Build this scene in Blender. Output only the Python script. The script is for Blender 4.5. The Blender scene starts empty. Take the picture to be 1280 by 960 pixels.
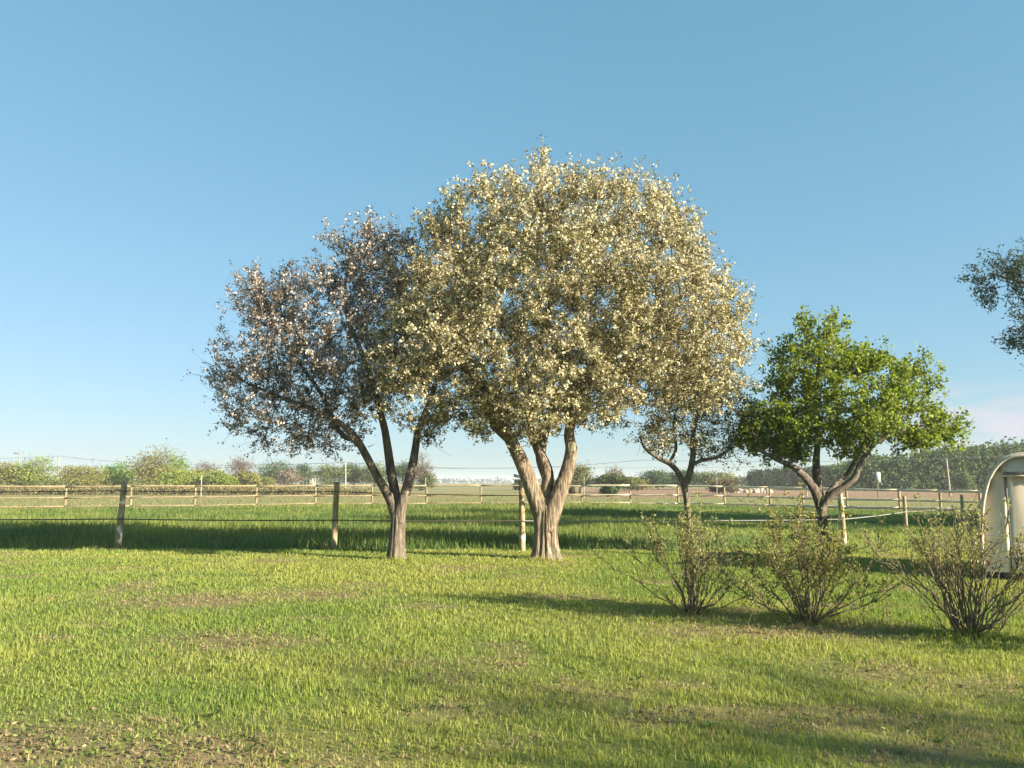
import bpy, math
import numpy as np
from mathutils import Vector

sc = bpy.context.scene
COL = sc.collection
rad = math.radians

# ------------------------------------------------------------------ camera
F = 1005.0                      # focal length in pixels of a 1280 wide frame
CAM_H = 1.5
PITCH = math.atan(123.0 / F)
cd = bpy.data.cameras.new("camera")
cam = bpy.data.objects.new("camera", cd)
COL.objects.link(cam)
cam.location = (0, 0, CAM_H)
cam.rotation_euler = (math.pi / 2 + PITCH, 0, 0)
cd.sensor_fit = 'HORIZONTAL'
cd.sensor_width = 36.0
cd.lens = 36.0 * F / 1280.0
cd.clip_start = 0.05
cd.clip_end = 8000
sc.camera = cam

# ------------------------------------------------------------------ light
SUN_EL, SUN_AZ = 19.5, 118.0    # azimuth clockwise from +Y (the view direction)
sv = Vector((math.sin(rad(SUN_AZ)) * math.cos(rad(SUN_EL)),
             math.cos(rad(SUN_AZ)) * math.cos(rad(SUN_EL)), math.sin(rad(SUN_EL))))
ld = bpy.data.lights.new("sun", 'SUN')
ld.energy = 4.6
ld.angle = rad(0.55)
ld.color = (1.0, 0.88, 0.68)
sun = bpy.data.objects.new("sun", ld)
COL.objects.link(sun)
sun.rotation_euler = sv.to_track_quat('Z', 'Y').to_euler()
sun.location = (30, -12, 30)

world = bpy.data.worlds.new("World")
sc.world = world
world.use_nodes = True
wn, wl = world.node_tree.nodes, world.node_tree.links
wn.clear()


def wnode(t, **kw):
    n = wn.new(t)
    for k, v in kw.items():
        setattr(n, k, v)
    return n


w_out = wnode('ShaderNodeOutputWorld')
w_bg = wnode('ShaderNodeBackground')
w_bg.inputs['Strength'].default_value = 0.10
w_sky = wnode('ShaderNodeTexSky')
w_sky.sky_type = 'NISHITA'
w_sky.sun_disc = False
w_sky.sun_elevation = rad(SUN_EL)
w_sky.sun_rotation = rad(SUN_AZ)
w_sky.air_density = 1.0
w_sky.dust_density = 0.4
w_sky.ozone_density = 1.0
w_tint = wnode('ShaderNodeMix', data_type='RGBA', blend_type='MULTIPLY')
w_tint.inputs['Factor'].default_value = 1.0
w_tint.inputs['B'].default_value = (.84, 1.0, 1.02, 1)
w_tint.inputs['B'].default_value = (.455, .855, .985, 1)
w_s3, w_c3 = wnode('ShaderNodeSeparateColor'), wnode('ShaderNodeCombineColor')
for w_k, w_g in ((0, .66), (1, .47), (2, .50)):   # a film like response of the blue sky, the same all round
    w_p = wnode('ShaderNodeMath', operation='POWER')
    w_p.inputs[1].default_value = w_g
    wl.new(w_s3.outputs[w_k], w_p.inputs[0])
    wl.new(w_p.outputs[0], w_c3.inputs[w_k])
# a soft cloud bank low over the horizon, on the sunward side
w_geo = wnode('ShaderNodeNewGeometry')
w_sep = wnode('ShaderNodeSeparateXYZ')
w_map = wnode('ShaderNodeMapping')
w_map.inputs['Scale'].default_value = (5.0, 5.0, 26.0)
w_noise = wnode('ShaderNodeTexNoise')
w_noise.inputs['Scale'].default_value = 1.0
w_noise.inputs['Detail'].default_value = 6
w_noise.inputs['Roughness'].default_value = 0.55
w_ramp = wnode('ShaderNodeMapRange', interpolation_type='SMOOTHSTEP')
w_ramp.inputs['From Min'].default_value = 0.34
w_ramp.inputs['From Max'].default_value = 0.54
w_el = wnode('ShaderNodeMapRange', interpolation_type='SMOOTHSTEP')
w_el.inputs['From Min'].default_value = 0.115
w_el.inputs['From Max'].default_value = 0.075
w_az = wnode('ShaderNodeMapRange', interpolation_type='SMOOTHSTEP')
w_az.inputs['From Min'].default_value = 0.40
w_az.inputs['From Max'].default_value = 0.49
w_m1 = wnode('ShaderNodeMath', operation='MULTIPLY')
w_m2 = wnode('ShaderNodeMath', operation='MULTIPLY')
w_m3 = wnode('ShaderNodeMath', operation='MULTIPLY')
w_m3.inputs[1].default_value = 1.0
w_cl = wnode('ShaderNodeMix', data_type='RGBA', blend_type='MIX')
w_cl.inputs['B'].default_value = (1.86, 1.93, 2.14, 1)
wl.new(w_geo.outputs['Incoming'], w_sep.inputs[0])
wneg = wnode('ShaderNodeVectorMath', operation='SCALE')
wneg.inputs['Scale'].default_value = -1.0
wl.new(w_geo.outputs['Incoming'], wneg.inputs[0])
wl.new(wneg.outputs[0], w_sep.inputs[0])
wl.new(wneg.outputs[0], w_map.inputs['Vector'])
wl.new(w_map.outputs[0], w_noise.inputs['Vector'])
wl.new(w_noise.outputs['Fac'], w_ramp.inputs['Value'])
wl.new(w_sep.outputs['Z'], w_el.inputs['Value'])
wl.new(w_sep.outputs['X'], w_az.inputs['Value'])
wl.new(w_ramp.outputs[0], w_m1.inputs[0])
wl.new(w_el.outputs[0], w_m1.inputs[1])
wl.new(w_m1.outputs[0], w_m2.inputs[0])
wl.new(w_az.outputs[0], w_m2.inputs[1])
wl.new(w_m2.outputs[0], w_m3.inputs[0])
wl.new(w_sky.outputs[0], w_s3.inputs[0])
wl.new(w_c3.outputs[0], w_tint.inputs['A'])
wl.new(w_tint.outputs['Result'], w_cl.inputs['A'])
wl.new(w_m3.outputs[0], w_cl.inputs['Factor'])
wl.new(w_cl.outputs['Result'], w_bg.inputs['Color'])
wl.new(w_bg.outputs[0], w_out.inputs['Surface'])

vs = sc.view_settings
vs.view_transform = 'Standard'
vs.look = 'None'
vs.gamma = 1.0
vs.use_curve_mapping = False
vs.exposure = 1.95
sc.cycles.use_denoising = True
sc.cycles.denoiser = 'OPENIMAGEDENOISE'
sc.cycles.denoising_input_passes = 'RGB_ALBEDO_NORMAL'
sc.cycles.max_bounces = 6
sc.cycles.transparent_max_bounces = 4
sc.cycles.volume_bounces = 0


# ------------------------------------------------------------------ numbers
def vnoise(x, y, seed=0):
    x = np.asarray(x, float); y = np.asarray(y, float)
    xi, yi = np.floor(x).astype(np.int64), np.floor(y).astype(np.int64)
    fx, fy = x - xi, y - yi
    fx, fy = fx * fx * (3 - 2 * fx), fy * fy * (3 - 2 * fy)

    def h(a, b):
        n = (a * 374761393 + b * 668265263 + seed * 974711) & 0x7fffffff
        n = ((n ^ (n >> 13)) * 1274126177) & 0x7fffffff
        return ((n ^ (n >> 16)) & 0xffff) / 65535.0
    a, b = h(xi, yi), h(xi + 1, yi)
    c, d = h(xi, yi + 1), h(xi + 1, yi + 1)
    return (a * (1 - fx) + b * fx) * (1 - fy) + (c * (1 - fx) + d * fx) * fy


def fbm(x, y, seed=0, octv=4):
    s, a, t = 0.0, 0.5, 0.0
    for o in range(octv):
        s = s + a * vnoise(np.asarray(x) * 2 ** o, np.asarray(y) * 2 ** o, seed + 17 * o)
        t += a
        a *= 0.5
    return s / t


def sstep(a, b, x):
    t = np.clip((np.asarray(x, float) - a) / (b - a), 0, 1)
    return t * t * (3 - 2 * t)


def ray(px, py):
    u, v = (px - 640.0) / F, (480.0 - py) / F
    return u, math.cos(PITCH) - v * math.sin(PITCH), math.sin(PITCH) + v * math.cos(PITCH)


def PT(px, py, d):
    """a point at depth d metres in front of the camera"""
    u, y, z = ray(px, py)
    return np.array([u * d / y, d, CAM_H + z * d / y])


def GP(px, py):
    """where the ground is seen at a picture position"""
    u, y, z = ray(px, py)
    t = CAM_H / -z
    return np.array([u * t, y * t, 0.0])


EDGE = 18.35                                   # where the mown lawn ends and the long grass starts
FENCE_PX = [(-240, 638.5), (-82, 636), (81, 634.7), (163, 634.2), (243, 633.3), (320, 632.3), (394, 631.5),
            (465, 630.8), (533, 630.2), (601, 629.8), (667, 629.6), (727, 629.6), (788, 630), (848, 630.6),
            (906, 631.5), (963, 632.8), (1004, 634.2), (1059, 635.4), (1125, 637), (1176, 638.4), (1226, 640), (1300, 642)]
FENCE = np.array([GP(*p) for p in FENCE_PX])


def fence_y(x):
    return np.interp(x, FENCE[:, 0], FENCE[:, 1])


def gz(x, y):
    """height of the ground"""
    x = np.asarray(x, float); y = np.asarray(y, float)
    near = 0.05 * (fbm(x * .45, y * .45, 3, 3) - .5) * sstep(1.5, 5, np.hypot(x, y))
    pad = 0.30 * (fbm(x * .16, y * .30, 9, 3) - .5) * sstep(EDGE + .5, EDGE + 5, y) * (1 - sstep(-5, -1, y - fence_y(x)))
    fade = 1 - sstep(40, 60, np.abs(x))
    return (near * (1 - sstep(48, 60, y)) + pad) * fade


# ------------------------------------------------------------------ objects
def props(o, label=None, cat=None, group=None, kind=None):
    for k, v in (('label', label), ('category', cat), ('group', group), ('kind', kind)):
        if v:
            o[k] = v
    return o


def thing(name, loc, label, cat, group=None, rotz=0.0):
    o = bpy.data.objects.new(name, None)
    o.empty_display_size = 0.2
    COL.objects.link(o)
    o.location = loc
    o.rotation_euler = (0, 0, rotz)
    return props(o, label, cat, group)


def np_mesh(name, V, Fs, mat, parent=None, col=None, smooth=False, origin=None):
    """V: Nx3 world points, Fs: list of index arrays (each M x k). col: per face colours. origin: the parent's place"""
    V = np.asarray(V, np.float32)
    if origin is not None:
        V = V - np.asarray(origin, np.float32)
    if not isinstance(Fs, (list, tuple)):
        Fs = [Fs]
    Fs = [np.asarray(f, np.int32) for f in Fs if len(f)]
    me = bpy.data.meshes.new(name)
    sizes = np.concatenate([np.full(len(f), f.shape[1], np.int32) for f in Fs])
    loops = np.concatenate([f.ravel() for f in Fs])
    starts = np.concatenate([[0], np.cumsum(sizes)[:-1]]).astype(np.int32)
    me.vertices.add(len(V))
    me.vertices.foreach_set('co', V.ravel())
    me.loops.add(len(loops))
    me.loops.foreach_set('vertex_index', loops)
    me.polygons.add(len(sizes))
    me.polygons.foreach_set('loop_start', starts)
    me.polygons.foreach_set('loop_total', sizes)
    if smooth:
        me.polygons.foreach_set('use_smooth', np.ones(len(sizes), bool))
    if col is not None:
        c = np.ones((len(sizes), 4), np.float32)
        c[:, :3] = col
        a = me.attributes.new('Col', 'FLOAT_COLOR', 'FACE')
        a.data.foreach_set('color', c.ravel())
    me.update(calc_edges=True)
    me.validate()
    if mat:
        me.materials.append(mat)
    o = bpy.data.objects.new(name, me)
    COL.objects.link(o)
    if parent is not None:
        o.parent = parent
    return o


class MB:
    """collects vertices and faces"""
    def __init__(s):
        s.V, s.Q, s.T, s.n = [], [], [], 0

    def add(s, V, Q=None, T=None):
        V = np.asarray(V, float).reshape(-1, 3)
        s.V.append(V)
        if Q is not None and len(Q):
            s.Q.append(np.asarray(Q, int).reshape(-1, 4) + s.n)
        if T is not None and len(T):
            s.T.append(np.asarray(T, int).reshape(-1, 3) + s.n)
        s.n += len(V)

    def box(s, c, size, rz=0.0, ax=None):
        sx, sy, sz = [v / 2 for v in size]
        v = np.array([[x, y, z] for x in (-sx, sx) for y in (-sy, sy) for z in (-sz, sz)])
        if ax is not None:
            v = v @ np.asarray(ax)
        cr, sr = math.cos(rz), math.sin(rz)
        v = v @ np.array([[cr, sr, 0], [-sr, cr, 0], [0, 0, 1]]) + np.asarray(c)
        s.add(v, [[0, 1, 3, 2], [4, 6, 7, 5], [0, 4, 5, 1], [2, 3, 7, 6], [0, 2, 6, 4], [1, 5, 7, 3]])

    def tube(s, P, R, n=8, cap=True, rough=0.0, seed=0):
        P = np.asarray(P, float); k = len(P)
        R = np.broadcast_to(np.asarray(R, float), (k,))
        t = np.gradient(P, axis=0)
        t /= np.linalg.norm(t, axis=1)[:, None] + 1e-9
        a = np.zeros((k, 3))
        ref = np.array([1.0, 0, 0]) if abs(t[0][0]) < .8 else np.array([0, 1.0, 0])
        for i in range(k):
            v = ref - t[i] * (ref @ t[i])
            v /= np.linalg.norm(v) + 1e-9
            a[i] = v
            ref = v
        b = np.cross(t, a)
        ang = np.linspace(0, 2 * math.pi, n, endpoint=False)
        rr = R[:, None] * np.ones((1, n))
        if rough:
            L = np.concatenate([[0], np.cumsum(np.linalg.norm(np.diff(P, axis=0), axis=1))])
            r0 = max(R.max(), 1e-3)
            aa = np.cos(ang)[None] * 2.2 + 0 * L[:, None]
            bb = np.sin(ang)[None] * 2.2 + 0 * L[:, None]
            nz = fbm(aa * 1.3 + L[:, None] * .22 / r0 * .3 + seed, bb * 1.3 + L[:, None] * .15 + seed * 3, seed, 3) - .5
            nz2 = fbm(aa * 3.1 + L[:, None] * .8, bb * 3.1 + seed, seed + 5, 2) - .5
            nz3 = 0.0
            if n > 30:          # deep bark furrows running up the stem
                nz3 = sstep(.35, .65, fbm(np.cos(ang)[None] * 6.5 + L[:, None] * .9 + seed, np.sin(ang)[None] * 6.5 + L[:, None] * .5, seed + 9, 3)) - .5
            rr = rr * (1 + rough * (nz * 1.6 + nz2 * .9) + .075 * nz3)
        v = P[:, None] + rr[..., None] * (np.cos(ang)[None, :, None] * a[:, None] + np.sin(ang)[None, :, None] * b[:, None])
        v = v.reshape(-1, 3)
        i = np.arange(k - 1)[:, None] * n
        j = np.arange(n)[None]
        j2 = (j + 1) % n
        q = np.stack([i + j, i + j2, i + n + j2, i + n + j], -1).reshape(-1, 4)
        T = []
        if cap:
            v = np.concatenate([v, P[:1], P[-1:]])
            c0, c1 = k * n, k * n + 1
            T = [[c0, (m + 1) % n, m] for m in range(n)] + [[c1, (k - 1) * n + m, (k - 1) * n + (m + 1) % n] for m in range(n)]
        s.add(v, q, T)

    def batch(s, P, R, n=3):
        """many open tubes at once: P (N,k,3), R (N,k)"""
        N, k = P.shape[:2]
        if N == 0:
            return
        t = np.gradient(P, axis=1)
        t /= np.linalg.norm(t, axis=2)[..., None] + 1e-9
        main = P[:, -1] - P[:, 0]
        ref = np.where((np.abs(main[:, 2:3]) > np.abs(main[:, 0:1])), [[1.0, 0, 0]], [[0, 0, 1.0]])
        a = ref[:, None] - t * (t * ref[:, None]).sum(-1, keepdims=True)
        a /= np.linalg.norm(a, axis=2)[..., None] + 1e-9
        b = np.cross(t, a)
        ang = np.linspace(0, 2 * math.pi, n, endpoint=False)
        v = P[:, :, None] + R[:, :, None, None] * (np.cos(ang)[:, None] * a[:, :, None] + np.sin(ang)[:, None] * b[:, :, None])
        base = (np.arange(N) * k * n)[:, None, None] + (np.arange(k - 1) * n)[None, :, None]
        j = np.arange(n)[None, None]
        j2 = (j + 1) % n
        q = np.stack([base + j, base + j2, base + n + j2, base + n + j], -1).reshape(-1, 4)
        s.add(v.reshape(-1, 3), q)

    def build(s, name, mat, parent=None, origin=None, smooth=False, col=None):
        V = np.concatenate(s.V)
        fs = []
        if s.Q: fs.append(np.concatenate(s.Q))
        if s.T: fs.append(np.concatenate(s.T))
        return np_mesh(name, V, fs, mat, parent, col, smooth, origin)


def spline(P, m):
    """Catmull-Rom through the rows of P (any number of columns), m samples"""
    P = np.asarray(P, float)
    Q = np.vstack([2 * P[0] - P[1], P, 2 * P[-1] - P[-2]])
    out = []
    for t in np.linspace(0, len(P) - 1 - 1e-6, m):
        i = int(t); f = t - i
        a, b, c, d = Q[i:i + 4]
        out.append(.5 * (2 * b + (c - a) * f + (2 * a - 5 * b + 4 * c - d) * f * f + (3 * b - a - 3 * c + d) * f ** 3))
    return np.array(out)


# ------------------------------------------------------------------ materials
def mat_new(name):
    m = bpy.data.materials.new(name)
    m.use_nodes = True
    nt = m.node_tree
    nt.nodes.clear()
    out = nt.nodes.new('ShaderNodeOutputMaterial')
    return m, nt, out


def N(nt, t, **kw):
    n = nt.nodes.new(t)
    for k, v in kw.items():
        if k in ('inp',):
            for kk, vv in v.items():
                n.inputs[kk].default_value = vv
        else:
            setattr(n, k, v)
    return n


def leaf_mat(name, transl=0.4, rough=0.55, spec=0.25, gain=1.0):
    """colour of each leaf from its own colour attribute"""
    m, nt, out = mat_new(name)
    at = N(nt, 'ShaderNodeAttribute', attribute_name='Col')
    pb = N(nt, 'ShaderNodeBsdfPrincipled', inp={'Roughness': rough, 'Specular IOR Level': spec})
    tr = N(nt, 'ShaderNodeBsdfTranslucent')
    hs = N(nt, 'ShaderNodeHueSaturation', inp={'Saturation': 1.15, 'Value': 1.1 * gain})
    mx = N(nt, 'ShaderNodeMixShader', inp={'Fac': transl})
    nt.links.new(at.outputs['Color'], pb.inputs['Base Color'])
    nt.links.new(at.outputs['Color'], hs.inputs['Color'])
    nt.links.new(hs.outputs[0], tr.inputs['Color'])
    nt.links.new(pb.outputs[0], mx.inputs[1])
    nt.links.new(tr.outputs[0], mx.inputs[2])
    nt.links.new(mx.outputs[0], out.inputs['Surface'])
    return m


def noise_mat(name, stops, scale=(1, 1, 1), nscale=4.0, detail=6, rough=0.85, bump=0.3, bdist=0.02, spec=0.2, second=None):
    """colour ramp over stretched noise with bump; second = (colour, scale, lo, hi) lays a second patchy colour over it"""
    m, nt, out = mat_new(name)
    tc = N(nt, 'ShaderNodeTexCoord')
    mp = N(nt, 'ShaderNodeMapping', inp={'Scale': scale})
    nz = N(nt, 'ShaderNodeTexNoise', inp={'Scale': nscale, 'Detail': detail, 'Roughness': .6})
    cr = N(nt, 'ShaderNodeValToRGB')
    el = cr.color_ramp.elements
    while len(el) < len(stops):
        el.new(0.5)
    for e, (p, c) in zip(el, stops):
        e.position = p
        e.color = (*c, 1)
    pb = N(nt, 'ShaderNodeBsdfPrincipled', inp={'Roughness': rough, 'Specular IOR Level': spec})
    bp = N(nt, 'ShaderNodeBump', inp={'Strength': bump, 'Distance': bdist})
    L = nt.links.new
    L(tc.outputs['Object'], mp.inputs['Vector'])
    L(mp.outputs[0], nz.inputs['Vector'])
    L(nz.outputs['Fac'], cr.inputs['Fac'])
    src = cr.outputs['Color']
    if second:
        c2, s2, lo, hi = second
        n2 = N(nt, 'ShaderNodeTexNoise', inp={'Scale': s2, 'Detail': 5, 'Roughness': .6})
        L(tc.outputs['Object'], n2.inputs['Vector'])
        mr = N(nt, 'ShaderNodeMapRange', interpolation_type='SMOOTHSTEP', inp={'From Min': lo, 'From Max': hi})
        L(n2.outputs['Fac'], mr.inputs['Value'])
        mx = N(nt, 'ShaderNodeMix', data_type='RGBA')
        mx.inputs['B'].default_value = (*c2, 1)
        L(mr.outputs[0], mx.inputs['Factor'])
        L(src, mx.inputs['A'])
        src = mx.outputs['Result']
    L(src, pb.inputs['Base Color'])
    L(nz.outputs['Fac'], bp.inputs['Height'])
    L(bp.outputs[0], pb.inputs['Normal'])
    L(pb.outputs[0], out.inputs['Surface'])
    return m


def ground_mat(name, detail_amp=0.35):
    """ground colour from a smooth vertex attribute, broken up by two noises"""
    m, nt, out = mat_new(name)
    L = nt.links.new
    at = N(nt, 'ShaderNodeAttribute', attribute_name='Soil')
    tc = N(nt, 'ShaderNodeTexCoord')
    n1 = N(nt, 'ShaderNodeTexNoise', inp={'Scale': 9.0, 'Detail': 8, 'Roughness': .7})
    n2 = N(nt, 'ShaderNodeTexNoise', inp={'Scale': 55.0, 'Detail': 4, 'Roughness': .6})
    L(tc.outputs['Object'], n1.inputs['Vector'])
    L(tc.outputs['Object'], n2.inputs['Vector'])
    ad = N(nt, 'ShaderNodeMath', operation='MULTIPLY_ADD')
    ad.inputs[1].default_value = 0.6
    L(n2.outputs['Fac'], ad.inputs[0])
    L(n1.outputs['Fac'], ad.inputs[2])
    mr = N(nt, 'ShaderNodeMapRange', inp={'From Min': .5, 'From Max': 1.1, 'To Min': 1 - detail_amp, 'To Max': 1 + detail_amp})
    L(ad.outputs[0], mr.inputs['Value'])
    mx = N(nt, 'ShaderNodeMix', data_type='RGBA', blend_type='MULTIPLY')
    mx.inputs['Factor'].default_value = 1
    L(at.outputs['Color'], mx.inputs['A'])
    L(mr.outputs[0], mx.inputs['B'])
    pb = N(nt, 'ShaderNodeBsdfPrincipled', inp={'Roughness': .95, 'Specular IOR Level': .1})
    bp = N(nt, 'ShaderNodeBump', inp={'Strength': .6, 'Distance': .03})
    L(ad.outputs[0], bp.inputs['Height'])
    L(bp.outputs[0], pb.inputs['Normal'])
    L(mx.outputs['Result'], pb.inputs['Base Color'])
    L(pb.outputs[0], out.inputs['Surface'])
    return m


M_LEAF = leaf_mat('leaf', .48)
M_FAR = leaf_mat('far_leaf', .3, .7, .1)
M_PETAL = leaf_mat('petal', .35, .6, .15)
M_GRASS = leaf_mat('grass_blade', .45, .6, .2)
M_BARK = noise_mat('tan_bark', [(.32, (.05, .036, .026)), (.5, (.18, .14, .10)), (.64, (.34, .28, .20))], (11, 11, 1.5), 2.2, 9, .9, 1.0, .05,
                   second=((.14, .15, .10), 2.5, .52, .75))
M_BARK2 = noise_mat('grey_bark', [(.3, (.045, .036, .028)), (.5, (.12, .098, .075)), (.7, (.22, .19, .15))], (8, 8, 1.8), 2.4, 8, .9, .8, .025)
M_TWIG = noise_mat('twig_bark', [(.3, (.07, .052, .04)), (.7, (.17, .135, .10))], (3, 3, 3), 3, 3, .85, .1, .01)
M_STEM = noise_mat('shrub_stem', [(.3, (.075, .062, .038)), (.7, (.225, .185, .11))], (4, 4, 3), 6, 4, .8, .2, .005)
M_RAIL = noise_mat('pale_pine_rail', [(.3, (.14, .11, .065)), (.5, (.22, .18, .105)), (.7, (.29, .245, .155))], (1.2, 6, 6), 2.0, 6, .8, .25, .01)
M_RAILP = noise_mat('sunlit_rail', [(.3, (.40, .33, .22)), (.5, (.55, .48, .34)), (.7, (.66, .60, .46))], (1.2, 6, 6), 2.0, 6, .8, .25, .01)  # paler copy of the pine rail, bright sunlight put into its colour
M_POST = noise_mat('weathered_post', [(.3, (.15, .11, .065)), (.5, (.30, .23, .135)), (.7, (.44, .36, .23))], (7, 7, 1.4), 3, 7, .9, .6, .012,
                   second=((.62, .57, .46), 5.0, .52, .62))
M_POSTP = noise_mat('dark_post', [(.3, (.18, .135, .08)), (.7, (.42, .33, .20))], (7, 7, 1.4), 3, 7, .9, .5, .012)
M_TAPE_D = noise_mat('dark_fence_tape', [(.3, (.06, .055, .04)), (.7, (.11, .10, .075))], (2, 20, 20), 3, 3, .7, .1, .002)
M_TAPE_W = noise_mat('white_fence_tape', [(.3, (.17, .175, .16)), (.7, (.28, .285, .27))], (2, 20, 20), 3, 3, .7, .1, .002)
M_PALE = noise_mat('pale_pole', [(.3, (.27, .25, .21)), (.7, (.40, .37, .32))], (4, 4, 1), 3, 5, .85, .2, .01)
M_GREYP = noise_mat('grey_pole', [(.3, (.17, .15, .13)), (.7, (.30, .27, .23))], (4, 4, 1), 3, 5, .85, .2, .01)
M_WIRE = noise_mat('wire', [(.3, (.06, .06, .065)), (.7, (.10, .10, .105))], (1, 1, 1), 3, 2, .5, .0, .001)
M_CREAM = noise_mat('cream_board', [(.25, (.44, .36, .25)), (.5, (.60, .50, .36)), (.75, (.66, .57, .43))], (2.5, 2.5, .7), 2.0, 7, .6, .12, .006, .3,
                    second=((.30, .27, .19), 3.2, .60, .78))
M_RIM = noise_mat('grey_rim', [(.3, (.40, .36, .28)), (.7, (.54, .49, .39))], (2, 2, 2), 4, 5, .5, .1, .004, .4)
M_SEAM = noise_mat('dark_batten', [(.3, (.11, .095, .07)), (.7, (.22, .19, .15))], (3, 3, 3), 4, 4, .8, .1, .004)
M_STONE = noise_mat('pale_stone', [(.3, (.24, .20, .15)), (.7, (.40, .35, .27))], (1, 1, 1), 1.2, 6, .9, .4, .1)
M_ROOF = noise_mat('dark_roof', [(.3, (.03, .04, .042)), (.7, (.06, .075, .078))], (1, 1, 1), 1.2, 4, .6, .1, .02)
M_WALLG = noise_mat('shed_wall', [(.3, (.18, .17, .14)), (.7, (.30, .28, .24))], (1, 1, 1), 1.2, 4, .8, .1, .02)
M_CAR = noise_mat('car_paint', [(.3, (.36, .39, .42)), (.7, (.44, .47, .50))], (1, 1, 1), 1, 2, .3, .0, .01, .5)
M_GLASSD = noise_mat('dark_glass', [(.3, (.02, .025, .03)), (.7, (.03, .035, .04))], (1, 1, 1), 1, 2, .1, .0, .01, .5)
M_TYRE = noise_mat('tyre', [(.3, (.02, .02, .02)), (.7, (.035, .035, .035))], (1, 1, 1), 6, 2, .8, .1, .01)
M_SIGN = noise_mat('sign_sheet', [(.3, (.26, .28, .28)), (.7, (.34, .36, .36))], (1, 1, 1), 2, 3, .5, .0, .01)
M_LAWN = ground_mat('lawn_soil')
M_PAD = ground_mat('paddock_soil')
M_FIELD = ground_mat('field_soil', .3)


# ------------------------------------------------------------------ ground
PATCH = [(230, 752, .75, .35, 1), (272, 803, .55, .28, 1), (390, 745, .7, .3, .8), (345, 803, .4, .2, .8), (585, 888, .28, .14, .9),
         (1010, 789, .75, .28, 1.1), (870, 790, .5, .22, .7), (1110, 842, .5, .25, .6), (30, 935, .9, .33, 1.0), (180, 945, .8, .24, 1.0),
         (300, 948, .5, .2, .6), (400, 955, .3, .14, .8), (820, 765, .7, .25, .5), (1230, 860, .6, .25, .5), (530, 830, .3, .15, .5),
         (700, 860, .25, .12, .4), (1180, 905, .4, .2, .4), (960, 905, .3, .15, .4)]
PATCH_G = [(*GP(a, b)[:2], rx, ry, w) for a, b, rx, ry, w in PATCH]


def soil_amount(x, y):
    """0 = closed turf, 1 = bare, dry ground"""
    s = np.zeros_like(np.asarray(x, float))
    wob = fbm(x * 1.7, y * 1.7, 31, 4)
    for cx, cy, rx, ry, w in PATCH_G:
        q = ((x - cx) / (rx * 1.35)) ** 2 + ((y - cy) / (ry * 2.0)) ** 2
        s = np.maximum(s, w * np.exp(-q * 1.3) * (.25 + 1.5 * wob))
    s = np.maximum(s, .6 * sstep(.60, .74, fbm(x * .9, y * 1.3, 41, 4)))
    return np.clip(s, 0, 1)


def turf_mix(x, y):
    """0 = fresh green, 1 = yellowish turf"""
    return np.clip(sstep(.34, .66, fbm(x * .42, y * .6, 77, 4)) * .8 + .25 * fbm(x * 2.3, y * 2.3, 78, 3), 0, 1)


C_GREEN, C_YEL = np.array([.185, .258, .056]), np.array([.315, .335, .086])
C_DRY, C_SOIL = np.array([.36, .29, .16]), np.array([.225, .16, .095])
C_PAD, C_PAD2 = np.array([.085, .150, .040]), np.array([.225, .255, .065])
C_FLD, C_FLD2 = np.array([.25, .215, .105]), np.array([.20, .21, .085])
C_PLO = np.array([.27, .175, .115])


def lerp(a, b, t):
    return a + (b - a) * np.asarray(t)[..., None]


gx = np.concatenate([-np.geomspace(2600, 42, 26), np.arange(-40, 40.01, .4), np.geomspace(42, 2600, 26)])
ny_back = -np.geomspace(600, 3.3, 10)
ny_lawn = np.arange(-3, EDGE - .05, .2)
t_pad = np.linspace(0, 1, 90)
ny_field = np.geomspace(.8, 2700, 110)
rows = [np.full_like(gx, v) for v in np.concatenate([ny_back, ny_lawn])]
i_l = len(rows)
fy = np.interp(gx, FENCE[:, 0], FENCE[:, 1])
rows += [EDGE + (fy - EDGE) * t for t in t_pad]
i_p = len(rows)
rows += [fy + v for v in ny_field]
GY = np.array(rows)
GX = np.broadcast_to(gx, GY.shape)
GZ = gz(GX, GY)


def ground_part(name, r0, r1, mat, colour):
    X, Y, Z = GX[r0:r1], GY[r0:r1], GZ[r0:r1]
    nr, nc = X.shape
    V = np.stack([X, Y, Z], -1).reshape(-1, 3)
    i, j = np.meshgrid(np.arange(nr - 1), np.arange(nc - 1), indexing='ij')
    a = i * nc + j
    q = np.stack([a, a + 1, a + nc + 1, a + nc], -1).reshape(-1, 4)
    o = np_mesh(name, V, q, mat, smooth=True)
    c = np.ones((len(V), 4), np.float32)
    c[:, :3] = colour(X, Y).reshape(-1, 3)
    at = o.data.attributes.new('Soil', 'FLOAT_COLOR', 'POINT')
    at.data.foreach_set('color', c.ravel())
    return props(o, kind='structure')


def col_lawn(x, y):
    c = lerp(C_GREEN * .58, C_YEL * .56, turf_mix(x, y))
    return lerp(c, C_SOIL, soil_amount(x, y) * .9)


def col_pad(x, y):
    c = lerp(C_PAD, C_PAD2, sstep(.35, .7, fbm(x * .2, y * .3, 12, 4)))
    return lerp(c, C_FLD, .9 * sstep(-6, 0, y - fence_y(x)))


def col_field(x, y):
    c = lerp(C_FLD, C_FLD2, sstep(.4, .65, fbm(x * .05, y * .08, 15, 4)))
    edge = 78 + 14 * sstep(10, 70, x) - 25 * sstep(25, 70, x)
    plough = sstep(-6, 10, x - y * .07 + 4 * fbm(x * .1, y * .05, 5)) * sstep(edge - 2, edge + 2, y) * (1 - sstep(190, 215, y))
    return lerp(c, C_PLO, plough)


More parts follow.
